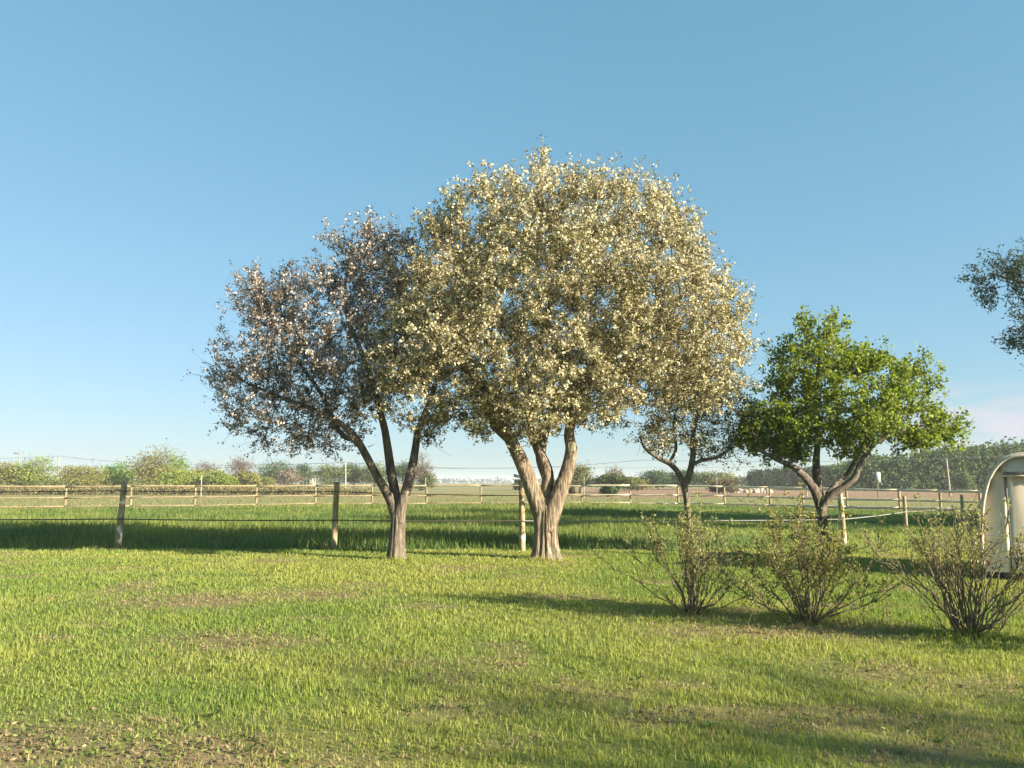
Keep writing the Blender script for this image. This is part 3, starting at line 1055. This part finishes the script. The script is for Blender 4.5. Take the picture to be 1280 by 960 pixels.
# ------------------------------------------------------------------ near fence: posts with two strands
near_posts = [(-120, 684, 1.5), (147, 686, 1.5), (417, 687, 1.5), (653, 688, 1.5), (852, 684, 1.32), (1055, 681, 1.45), (1133, 661, 1.12), (1204, 656, 1.08)]
b0 = GP(417, 687)
nf = thing('post_fence', b0, 'weathered round posts strung with thin tape along the lawn edge', 'fence')
tops = []
for i, (px, py, h) in enumerate(near_posts):
    g = GP(px, py); g[2] = gz(g[0], g[1])
    if i == 4:
        tops.append((g, h))
        continue
    lean = np.array([.035 if i == 1 else (.01 * ((i * 7) % 5 - 2)), .02, 1.0])
    m = MB()
    z = np.array([-.15, 0, .3, .7, 1.0, 1.0])
    zz = np.array([-.15, .0, h * .3, h * .6, h * .97, h])
    P = g + np.outer(zz, lean)
    m.tube(spline(P, 14), np.interp(np.linspace(0, 1, 14), [0, .9, .97, 1], [.072, .062, .060, .045]) * (1 if i < 6 else .8), 14, True, .12, 300 + i)
    m.build('post', M_POST if i in (1, 3, 5) else M_POSTP, nf, b0, True)
    tops.append((g, h))


def strand(p, q, sag, mat, r, nm='tape', parent=nf, org=b0, k=14):
    t = np.linspace(0, 1, k)
    P = p + np.outer(t, q - p)
    P[:, 2] -= sag * 4 * t * (1 - t)
    m = MB()
    m.tube(P, r, 5, False)
    return m.build(nm, mat, parent, org, True)


up = np.array([0, 0, 1.0])
for i in range(len(tops) - 1):
    (a, ha), (b, hb) = tops[i], tops[i + 1]
    dark = i < 3
    fr = np.array([0, -.07, 0])
    lo_a, lo_b = (.66 if i < 4 else .62), (.66 if i + 1 < 4 else .62)
    strand(a + up * lo_a + fr, b + up * lo_b + fr, .015, M_TAPE_D if dark else M_TAPE_W, .014 if dark else .013)
    if i < 3:
        strand(a + up * (ha - .20) + fr, b + up * (hb - .20 - (.08 if i == 2 else 0)) + fr, .02, M_TAPE_D, .010)

# ------------------------------------------------------------------ far fence: posts and three rails
fo = FENCE[9]
ff = thing('rail_fence', fo, 'long pale wooden post and three rail fence across the field', 'fence')
rr_ = np.random.default_rng(5)
htop = np.interp([p[0] for p in FENCE_PX], [0, 860, 1004, 1226], [1.27, 1.28, 1.12, 1.03])
for i, g in enumerate(FENCE):
    g = g.copy(); g[2] = gz(g[0], g[1])
    m = MB()
    P = g + np.outer([-.2, .2, .6, htop[i] - .04, htop[i] + .04], [rr_.normal(0, .012), rr_.normal(0, .012), 1])
    m.tube(P, [.075, .072, .07, .068, .055], 10, True, .1, 400 + i)
    m.build('post', M_RAIL if i < 9 or i % 2 else M_POSTP, ff, fo, True)
for i in range(len(FENCE) - 1):
    a, b = FENCE[i].copy(), FENCE[i + 1].copy()
    a[2], b[2] = gz(a[0], a[1]), gz(b[0], b[1])
    dvec = (b - a) / np.linalg.norm(b - a)
    off = np.array([dvec[1], -dvec[0], 0]) * .09
    for k, (ha, hb) in enumerate(((htop[i], htop[i + 1]), (htop[i] * .47, htop[i + 1] * .5), (.07, .09))):
        if k == 2 and i in (3, 8):
            hb -= .02
        r0 = (.058 if k == 0 else .05) * (1.25 if i > 14 else 1)
        jit = rr_.normal(0, .012, 2)
        p, q = a + off + up * (ha + jit[0]) - dvec * .02, b + off + up * (hb + jit[1]) - dvec * .03
        m = MB()
        t = np.linspace(0, 1, 5)
        path = p + np.outer(t, q - p); path[:, 2] += rr_.normal(0, .008, 5)
        m.tube(path, r0 * rr_.uniform(.85, 1.1), 8, True, .1, 500 + i * 3 + k)
        m.build('rail', M_RAILP if i > 10 else M_RAIL, ff, fo, True)


# ------------------------------------------------------------------ arched hut
def arched_hut():
    A0 = GP(1229, 724); A0[2] = 0
    yaw = -.43                                   # long axis points away from the camera, to the right
    root = thing('arched_hut', A0, 'cream arched hut with board front, behind the vase shaped shrub', 'hut', None, yaw)
    W, H, Ln = 1.30, 1.93, 2.9                   # its left front corner is the origin
    s = np.linspace(0, 1, 33)
    ang = math.pi * (1 - s)
    px_ = W / 2 + W / 2 * np.sign(np.cos(ang)) * np.abs(np.cos(ang)) ** .8
    pz_ = .18 + (H - .18) * np.abs(np.sin(ang)) ** .72

    def arch_at(xs, dx=0.0):
        return np.interp(np.clip(xs, 0, W), px_, pz_)

    def loc(name, mb, mat, smooth=False, par=root):
        return mb.build(name, mat, par, None, smooth)
    # curved shell
    m = MB()
    prof = np.stack([px_, pz_], -1)
    cen = np.array([W / 2, .6])
    outer = prof + (prof - cen) / np.linalg.norm(prof - cen, axis=1)[:, None] * .035
    k = len(prof)
    V = []
    for yy, kx in ((-.05, 1.0), (Ln, .72)):
        V += [[W + (x - W) * kx, yy, z] for x, z in outer]
        V += [[W + (x - W) * kx, yy, z] for x, z in prof]
    q = []
    for i in range(k - 1):
        q += [[i, i + 1, 2 * k + i + 1, 2 * k + i], [k + i + 1, k + i, 3 * k + i, 3 * k + i + 1], [k + i, k + i + 1, i + 1, i],
              [2 * k + i, 2 * k + i + 1, 3 * k + i + 1, 3 * k + i]]
    m.add(V, q)
    loc('roof_shell', m, M_RIM, True)
    # front rim
    m = MB()
    rim = np.array([[x, -.062, z] for x, z in (prof * .985 + cen * .015)])
    m.tube(rim, .026, 8, True)
    loc('rim', m, M_RIM, True)
    # boards of the front wall
    xs = [0.03, .40, .40 + .43, 1.27]
    for i in range(3):
        a, b = xs[i] + .006, xs[i + 1] - .006
        xx = np.linspace(a, b, 9)
        top = arch_at(xx) - .012
        m = MB()
        yf = .0 if i != 1 else -.018
        V = [[x, yf, .12] for x in xx] + [[x, yf, t] for x, t in zip(xx, top)] + [[x, yf + .03, .12] for x in xx] + [[x, yf + .03, t] for x, t in zip(xx, top)]
        q = []
        for j in range(8):
            q += [[j, j + 1, 10 + j, 9 + j], [18 + j + 1, 18 + j, 27 + j, 27 + j + 1], [9 + j, 10 + j, 28 + j, 27 + j]]
        q += [[0, 9, 27, 18], [8, 26, 35, 17]]
        m.add(V, q)
        loc('front_panel', m, M_CREAM)
    for x in (.40, .83):
        m = MB(); m.box((x, -.014, .12 + (arch_at(np.array([x]))[0] - .36) / 2), (.022, .016, arch_at(np.array([x]))[0] - .36))
        loc('batten', m, M_SEAM)
    for x in (.33, .92):
        m = MB(); m.box((x, -.028, 1.72), (.02, .02, .10))
        loc('strap', m, M_SEAM)
    m = MB(); m.box((.60, -.045, 1.60), (.50, .09, .028))
    sh = loc('ledge', m, M_CREAM)
    m = MB(); m.box((.60, -.022, 1.64), (.46, .02, .05))
    loc('vent_slot', m, M_SEAM)
    m = MB(); m.box((W * .64, Ln - .03, .95), (W * .6, .04, 1.5))
    loc('back_wall', m, M_CREAM)
    for x in (.36, W - .12):
        m = MB(); m.box((x, Ln / 2, .07), (.1, Ln - .1, .15))
        loc('skid', m, M_SEAM)
    return root


arched_hut()


# ------------------------------------------------------------------ far trees
def far_tree(name, label, px, top, wpx, d, cols, dens=1.0, bare=0.0, shape=1.0, seed=0, base_frac=.12, size=.34, cat='tree', group='trees along the far hedge', clumps=None, bark=M_TWIG, place=None):
    r = np.random.default_rng(seed + 900)
    b = PT(px, 603, d); b[2] = 0
    root = thing(name, b, label, cat, group)
    H = PT(px, top, d)[2]
    W = wpx * d / F
    if place:
        b, H, W = np.array([place[0], place[1], 0.0]), place[2], place[3]
        root.location = b
    m = MB()
    tr = max(.10, H * .022)
    P = b + np.array([[0, 0, -.2], [.02 * H, 0, H * .25], [-.01 * H, .02 * H, H * .5], [.01 * H, 0, H * .9]])
    m.tube(spline(P, 10), np.linspace(tr, tr * .25, 10), 7, True)
    m.build('trunk', bark, root, b, True)
    nk = clumps or int(10 + W * 2.2)
    # clump centres fill an uneven ellipsoid
    u = r.normal(0, 1, (nk, 3)); u /= np.linalg.norm(u, axis=1)[:, None]
    rad_ = r.random(nk) ** .42
    cz = H * (base_frac + (1 - base_frac) * .5)
    hz = H * (1 - base_frac) * .5
    C = b + np.array([0, 0, cz]) + u * rad_[:, None] * np.array([W * .42, W * .42, hz * .86]) * np.array([1, 1, 1])
    C[:, 0] = b[0] + (C[:, 0] - b[0]) * (1 - (shape - 1) * (C[:, 2] - cz) / (hz + .01) * .5)
    nb = 26
    t = r.integers(0, nk, nb)
    s0 = b + np.stack([0 * t, 0 * t, H * r.uniform(.15, .6, nb)], -1)
    ts = np.linspace(0, 1, 5)
    S = s0[:, None] * (1 - ts)[None, :, None] + C[t][:, None] * ts[None, :, None]
    S[:, :, 2] += (np.sin(ts * PI) * -.06 * H)[None]
    m = MB()
    m.batch(S, np.broadcast_to(np.linspace(tr * .3, .02, 5), (nb, 5)), 4)
    if bare:
        nt_ = int(300 * bare)
        j = r.integers(0, nk, nt_)
        dv = r.normal(0, 1, (nt_, 3)); dv[:, 2] = np.abs(dv[:, 2]) * 1.2
        dv /= np.linalg.norm(dv, axis=1)[:, None]
        e = C[j] + r.normal(0, W * .09, (nt_, 3))
        S = e[:, None] + dv[:, None] * ts[None, :, None] * (H * .18)
        m.batch(S, np.broadcast_to(np.linspace(.035, .015, 5), (nt_, 5)), 3)
    br = m.build('branches', bark, root, b)
    br['kind'] = 'stuff'
    per = int(125 * dens)
    if per:
        K = np.repeat(C, 1, 0)
        spread = np.array([W * .13, W * .13, H * .075])
        v, q, c = leaf_quads(K, per, spread, size, size * .62, cols, r, cvar=.16)
        keep = v.reshape(-1, 4, 3)[:, :, 2].min(1) > .02
        q = q[keep]; c = c[keep]
        cr = np_mesh('crown', v, q, M_FAR, root, c, origin=b)
        cr['kind'] = 'stuff'
    return root


YG = ((.14, .19, .035), (.27, .32, .07))
OY = ((.15, .155, .045), (.28, .27, .085))
BG = ((.10, .20, .04), (.22, .34, .07))
DG = ((.040, .085, .034), (.10, .15, .055))
BR = ((.17, .145, .11), (.28, .235, .185))
GO = ((.11, .135, .055), (.21, .235, .09))
spec = [
    ('olive yellow bushy tree standing farthest along the hedge from the house', 8, 577, 62, 150, OY, 1, .1, 1),
    ('yellow green tree with a mauve tip beside the crossbar pole', 42, 571, 48, 150, YG, 1, .3, 2),
    ('low pale yellow willow between the bare pole and the bright green tree', 100, 581, 66, 145, OY, 1.0, .2, 3),
    ('bright green round tree above the yellow hedge', 149, 574, 38, 155, BG, 1.2, 0, 4),
    ('tallest yellow olive tree of the hedge with greyish top', 192, 558, 66, 145, OY, .95, .5, 5),
    ('mid green tree leaning against the tallest hedge tree', 214, 566, 38, 150, BG, .9, .2, 6),
    ('low yellow green thicket under the greyish trees', 235, 585, 62, 140, YG, 1, .1, 7),
    ('pinkish brown leafless tree behind the white stake', 256, 573, 36, 150, BR, .35, 1.2, 8),
    ('low yellow bush at the foot of the pinkish leafless tree', 276, 588, 36, 138, YG, 1, .2, 9),
    ('airy grey leafless tree with rounded top', 299, 571, 36, 160, BR, .22, 1.6, 10),
    ('ochre bush beside the airy grey tree', 313, 585, 30, 140, OY, 1, .2, 11),
    ('broad dark green pine behind the low shed', 343, 576, 62, 185, DG, 1.4, 0, 12),
    ('pinkish bare thicket in front of the dark pines', 361, 583, 34, 150, BR, .5, 1.0, 13),
    ('narrow dark green pine next to the pale barn', 377, 580, 26, 190, DG, 1.3, 0, 14),
    ('grey green round tree before the pale utility pole', 412, 578, 46, 180, GO, 1.3, 0, 15),
    ('dull green tree behind the pale utility pole', 442, 578, 44, 185, DG, 1.3, 0, 16),
    ('green tree seen past the left limb of the small blossom tree', 468, 579, 40, 180, GO, 1.2, 0, 17),
    ('dark dense tree seen through the fork of the smaller blossom tree', 503, 577, 42, 170, DG, 1.3, .1, 18),
    ('leafless pinkish tree right of the smaller blossom tree fork', 527, 566, 30, 150, BR, .15, 1.5, 19),
    ('low dark green bush at the end of the far hedge', 532, 591, 30, 150, GO, 1.2, 0, 20),
    ('grey olive half bare tree beside the right limb of the tall blossom tree', 724, 578, 38, 120, GO, .6, .9, 21),
    ('thin leafless tree standing over the round green bush', 768, 583, 34, 130, BR, .1, 1.3, 22),
    ('round mid green bush on the edge of the ploughed field', 768, 593, 44, 118, ((.06, .085, .03), (.13, .155, .055)), 1.3, 0, 23),
    ('flat brownish thicket between the round bush and the dark trees', 796, 597, 34, 140, OY, 1, .4, 24),
    ('dark blue green tree left of the small thin tree', 822, 587, 48, 170, DG, 1.4, 0, 25),
    ('dark blue green tree behind the small thin tree', 858, 586, 46, 172, DG, 1.4, 0, 26),
    ('dull green wide tree right of the small thin tree', 893, 588, 46, 165, GO, 1.2, .1, 27),
    ('brown bush before the pale stone bank', 905, 599, 34, 108, ((.10, .08, .05), (.17, .14, .08)), 1.1, .4, 28),
    ('pale green bush at the foot of the dark wood beside the leaning pole', 1207, 590, 26, 135, ((.075, .12, .04), (.16, .21, .075)), 1.3, 0, 29),
]
for lab, px, top, w, d, cols, dens, bare, sd in spec:
    nm = 'bush' if 'bush' in lab or 'thicket' in lab else ('pine_tree' if 'pine' in lab.split('behind')[0].split('next')[0] and 'bare' not in lab else 'tree')
    far_tree(nm, lab, px, top, w, d, cols, dens, bare, 1.15, sd, .04 if nm == 'bush' else .1, cat='bush' if nm == 'bush' else 'tree',
             group='bushes along the far hedge' if nm == 'bush' else 'trees along the far hedge')

# small dark shrubs out in the ploughed field
far_tree('bush', 'small dark shrub alone in the ploughed field below the round bush', 760, 607.5, 20, 86, DG, 1.2, .3, 1, 40, .02, .3, 'bush', None, 14)
far_tree('bush', 'little dark sapling against the far rails beside the tall trunk', 715, 607, 7, 80, ((.06, .05, .03), (.09, .08, .045)), .5, .3, 1, 41, .3, .2, 'bush', None, 8)
far_tree('bush', 'ragged dark bush under the slanting dark roof', 650, 598, 16, 150, DG, 1.2, .3, 1, 42, .02, .3, 'bush', None, 12)


def mass(name, label, path, top, d, cols, n, seed, size=.5, under=True, depth=10.0, kind='stuff'):
    """a wood, hedge or tree line too close grown to be counted: clumps of leaf faces along a line"""
    r = np.random.default_rng(seed)
    px = r.uniform(path[0], path[1], n)
    dd = d + r.uniform(0, depth, n)
    tp = np.interp(px, [t[0] for t in top], [t[1] for t in top])
    X = (px - 640) / F * dd
    H = CAM_H + (603 - tp) / F * d
    bump = .80 + .36 * fbm(px * .055, dd * .12, seed, 3)
    f = r.random(n) ** .75
    Z = H * bump * f
    C = np.stack([X, dd, Z], -1)
    v, q, c = leaf_quads(C, 9, np.array([.5, .5, .35]) * size * 1.9, size, size * .65, cols, r, cvar=.18)
    if under:
        ok = v.reshape(-1, 4, 3)[:, :, 2].min(1) > 0
        q, c = q[ok], c[ok]
    o = np_mesh(name, v, q, M_FAR, None, c)
    return props(o, label, None, None, kind)


mass('woodland', 'dark green wood closing the field behind the arched hut', (1040, 1420),
     [(1040, 584), (1080, 574), (1130, 568), (1180, 560), (1230, 556), (1280, 552), (1420, 545)], 150, ((.040, .075, .028), (.13, .185, .055)), 6000, 61, .6, depth=22)
mass('woodland', 'low dark trees behind the pale bank and the green tree', (935, 1060),
     [(935, 592), (980, 586), (1060, 580)], 190, ((.030, .050, .030), (.07, .095, .045)), 2600, 62, .5, depth=15)
mass('undergrowth', 'yellow green scrub filling the foot of the hedge trees', (-60, 345),
     [(-60, 590), (20, 586), (62, 600), (85, 596), (120, 590), (180, 586), (225, 588), (290, 594), (345, 598)], 158, ((.12, .145, .04), (.25, .26, .075)), 2600, 66, .34, depth=8)
mass('hedge', 'dark brown bramble hedge behind the far rails', (-60, 470),
     [(-60, 607.5), (60, 609), (200, 608), (300, 609), (400, 610), (470, 612)], 96, ((.15, .135, .065), (.30, .265, .14)), 2600, 63, .20, depth=4)
mass('treeline', 'hazy distant tree line along the horizon', (-400, 1500),
     [(-400, 600), (300, 600), (600, 599.5), (900, 600), (1500, 598)], 900, ((.05, .08, .04), (.09, .12, .06)), 2200, 64, 2.0, depth=60)
mass('treeline', 'grey scrub on the horizon beyond the ploughed field', (690, 960),
     [(690, 601), (760, 598), (860, 596), (960, 597)], 260, ((.06, .075, .04), (.12, .13, .065)), 1500, 65, .6, depth=20)


# ------------------------------------------------------------------ poles, wires, sign
def pole(label, px, top, base_y, d, wpx, mat, lean=0.0, cross=False, nm='utility_pole', group='poles in the field'):
    b = PT(px, base_y, d); b[2] = 0.0
    t = PT(px + lean, top, d)
    root = thing(nm, b, label, 'pole', group)
    m = MB()
    P = np.array([b + [0, 0, -.3], (b + t) / 2, t])
    w = wpx * .5 * d / F
    m.tube(spline(P, 6), np.linspace(w, w * .75, 6), 8, True)
    m.build('shaft', mat, root, b, True)
    m = MB()
    if cross:
        m.box(t + [0, 0, -.35], (14 * d / F, .14, .16))
        m.build('crossarm', mat, root, b)
        for k in (-1, 0, 1):
            m = MB(); m.tube(t + np.array([[k * 5.5 * d / F, 0, -.28], [k * 5.5 * d / F, 0, .12]]), .06, 6, True)
            m.build('insulator', M_WIRE, root, b, True)
    else:
        m.tube(t + np.array([[0, 0, 0], [0, 0, .04]]), w * .9, 8, True)
        m.build('cap', M_GREYP, root, b, True)
    return t


t0 = pole('thin grey pole with a crossarm above the yellow green trees', 24, 565, 606, 210, 1.8, M_GREYP, 0, True)
t1 = pole('bare pole in the gap of the hedge carrying the telephone wire', 72, 570, 606, 170, 2.4, M_PALE, 2)
pole('thin white stake in front of the pinkish leafless tree', 251, 594, 623, 76, 1.5, M_PALE, 1, nm='stake', group='white stakes along the track')
t3 = pole('pale pole before the dull green trees left of the small blossom tree', 432, 578, 616, 110, 1.9, M_PALE, 0)
pole('thin pale stake right of the smaller blossom trunk', 532, 597, 620, 84, 1.0, M_PALE, 0, nm='stake', group='white stakes along the track')
pole('thin pale stake right of the tall blossom trunk', 730, 596, 622, 78, 1.1, M_PALE, 0, nm='stake', group='white stakes along the track')
pole('thin pale stake before the brown bush', 896, 596, 618, 92, 1.0, M_PALE, 0, nm='stake', group='white stakes along the track')
pole('white stake seen by the left limb of the green tree', 1009, 599, 620, 84, 2.0, M_PALE, -1, nm='stake', group='white stakes along the track')
pole('leaning white pole in front of the dark wood', 1188, 574, 619.5, 86, 2.4, M_PALE, -5)
far_w = PT(-200, 575, 230)
t5 = PT(1010, 588, 150)


def wire(label, pts, sag, r=.03):
    m = MB()
    P = []
    for a, b in zip(pts[:-1], pts[1:]):
        t = np.linspace(0, 1, 16)[:-1]
        s = np.asarray(a) + np.outer(t, np.asarray(b) - np.asarray(a)); s[:, 2] -= sag * 4 * t * (1 - t)
        P.append(s)
    P.append(np.asarray(pts[-1])[None])
    m.tube(np.concatenate(P), r, 4, False)
    o = m.build('telephone_wire', M_WIRE)
    return props(o, label, 'wire')


wire('telephone wire sagging between the field poles', [PT(-260, 568, 200), t1, t3, PT(800, 575, 120), PT(1400, 560, 130)], 1.0, .026)
wire('lower wire running behind the far hedge trees', [PT(-200, 590, 190), PT(180, 583, 175), PT(700, 584, 165), PT(1100, 580, 160)], .4, .022)

sg = PT(1097, 618, 82); sg[2] = 0
sroot = thing('road_sign', sg, 'pale rectangular sign board on a thin post before the dark wood', 'sign')
m = MB(); st = PT(1097, 590, 82)
m.tube(np.array([sg, st]), .05, 8, True); m.build('post', M_GREYP, sroot, sg, True)
m = MB(); c = (PT(1097, 590, 82) + PT(1097, 603, 82)) / 2 + [0, -.09, 0]
m.box(c, (.52, .04, 1.05)); m.build('board', M_SIGN, sroot, sg)


# ------------------------------------------------------------------ far sheds, bank, car
def shed(label, px0, px1, top, d, wallm, roofm, mono=0.0, gap=0.0):
    a, b = PT(px0, 603, d), PT(px1, 603, d)
    H = PT(px0, top, d)[2]
    cx = (a + b) / 2; cx[2] = 0
    W = b[0] - a[0]
    root = thing('shed', cx, label, 'shed')
    m = MB(); m.box(cx + [0, 2, H * .4], (W, 4, H * .8)); m.build('wall', wallm, root, cx)
    m = MB(); m.box(cx + [-W * .22, -.012, H * .3], (W * .22, .05, H * .6)); m.build('doorway', M_SEAM, root, cx)
    m = MB()
    x0, x1 = -W * .58, W * .58
    z0, z1 = H * .8 + .01, H
    rows = [[x0, -.6, z0 + mono], [x1, -.6, z0 - 0.0], [x1, 4.6, z1], [x0, 4.6, z1 + mono]]
    V = [cx + np.array(v) for v in rows] + [cx + np.array(v) + [0, 0, .14] for v in rows]
    m.add(V, [[0, 3, 2, 1], [4, 5, 6, 7], [0, 1, 5, 4], [1, 2, 6, 5], [2, 3, 7, 6], [3, 0, 4, 7]])
    m.build('roof', roofm, root, cx)


shed('low dark roofed shed under the broad dark pine', 336, 356, 598.5, 170, M_WALLG, M_ROOF)
shed('small blue grey barn in the gap between the pines', 385, 392, 590, 200, M_WALLG, M_ROOF)
shed('slanting dark roofed shelter beside the left limb of the tall blossom tree', 643, 654, 596, 160, M_ROOF, M_ROOF, .5)

r = np.random.default_rng(71)
bk = PT(935, 606, 118); bk[2] = 0
sb = thing('stone_bank', bk, 'low pale stony bank beyond the ploughed field', 'stone heap')
m = None
for i in range(16):
    x = np.interp(i, [0, 15], [916, 962]) + r.normal(0, 1.2)
    c = PT(x, 605, 118); c[2] = .1
    hh = r.uniform(.35, .75) * (1.15 if i > 7 else .8)
    m = MB()
    th = np.linspace(0, 2 * PI, 9)[:-1]
    ringz = [(-.3, 1.0), (.35, .92), (.8, .62), (1.0, .25)]
    V = []
    wx, wy = r.uniform(.35, .6), r.uniform(.4, .7)
    for z, k in ringz:
        for a in th:
            j = 1 + r.normal(0, .12)
            V.append(c + [math.cos(a) * wx * k * j, math.sin(a) * wy * k * j + r.normal(0, .05), hh * z + r.normal(0, .03)])
    q = [[a * 8 + b, a * 8 + (b + 1) % 8, a * 8 + 8 + (b + 1) % 8, a * 8 + 8 + b] for a in range(3) for b in range(8)]
    V.append(c + [0, 0, hh * 1.03])
    m.add(V, q, [[24 + b, 24 + (b + 1) % 8, 32] for b in range(8)])
    m.build('stone', M_STONE, sb, bk)


def far_car():
    c = PT(976, 606, 235); c[2] = 0
    root = thing('parked_car', c, 'pale car parked before the dark trees past the stone bank', 'car')

    def prism(name, prof, w, mat, par=root, smooth=False):
        n = len(prof)
        V = [[x, -w / 2, z] for x, z in prof] + [[x, w / 2, z] for x, z in prof]
        mb = MB()
        q = [[i, (i + 1) % n, n + (i + 1) % n, n + i] for i in range(n)]
        t = [[0, i + 1, i] for i in range(1, n - 1)] + [[n, n + i, n + i + 1] for i in range(1, n - 1)]
        mb.add(V, q, t)
        return mb.build(name, mat, par)
    body = prism('body', [(-2.05, .28), (2.05, .28), (2.1, .62), (1.9, .82), (.95, .92), (-1.95, .95), (-2.1, .7)], 1.7, M_CAR)
    prism('cabin', [(-1.75, .94), (.95, .92), (.35, 1.38), (-1.2, 1.42), (-1.6, 1.3)], 1.5, M_CAR)
    prism('side_window', [(-1.4, .98), (.62, .98), (.22, 1.3), (-1.15, 1.33)], 1.53, M_GLASSD)
    for x in (-1.3, 1.3):
        for y in (-.8, .8):
            mb = MB(); mb.tube(np.array([[x, y - .1, .31], [x, y + .1, .31]]), .31, 14, True)
            wh = mb.build('wheel', M_TYRE, root)
            mb = MB(); mb.tube(np.array([[x, y - .105, .31], [x, y + .105, .31]]), .18, 10, True)
            mb.build('rim', M_RIM, wh)


far_car()

# trees beyond the right edge of the view: their shade lies over the paddock
for i, (x, y, h, w, lab) in enumerate([(36, 21, 15, 9, 'tallest leafy boundary tree whose shade crosses the middle of the paddock'),
                                       (43, 21, 13, 8, 'lower leafy boundary tree behind the tallest one, shading the far paddock')]):
    far_tree('shade_tree', lab, 640, 400, 50, y, DG, 2.2, .2, 1, 80 + i, .22, .4, 'tree', 'boundary trees beside the hut', 60, M_BARK2, (x, y, h, w))
far_tree('shade_tree', 'young airy tree beside the viewer whose faint shade falls on the near lawn', 640, 400, 50, 5, GO, .22, .2, 1, 84, .6, .11, 'tree', None, 20, M_BARK2, (19.5, -4.6, 8.0, 2.4))

# ------------------------------------------------------------------ air
m = MB()
m.box((0, 1000, 7.5), (5600, 4000, 18.0))
hm, hnt, hout = mat_new('haze_air')
pv = N(hnt, 'ShaderNodeVolumePrincipled', inp={'Density': .00042, 'Anisotropy': .1})
pv.inputs['Color'].default_value = (.93, .96, 1.0, 1)
hnt.links.new(pv.outputs[0], hout.inputs['Volume'])
hz = m.build('haze', hm)
props(hz, 'thin pale morning haze over the fields', None, None, 'stuff')
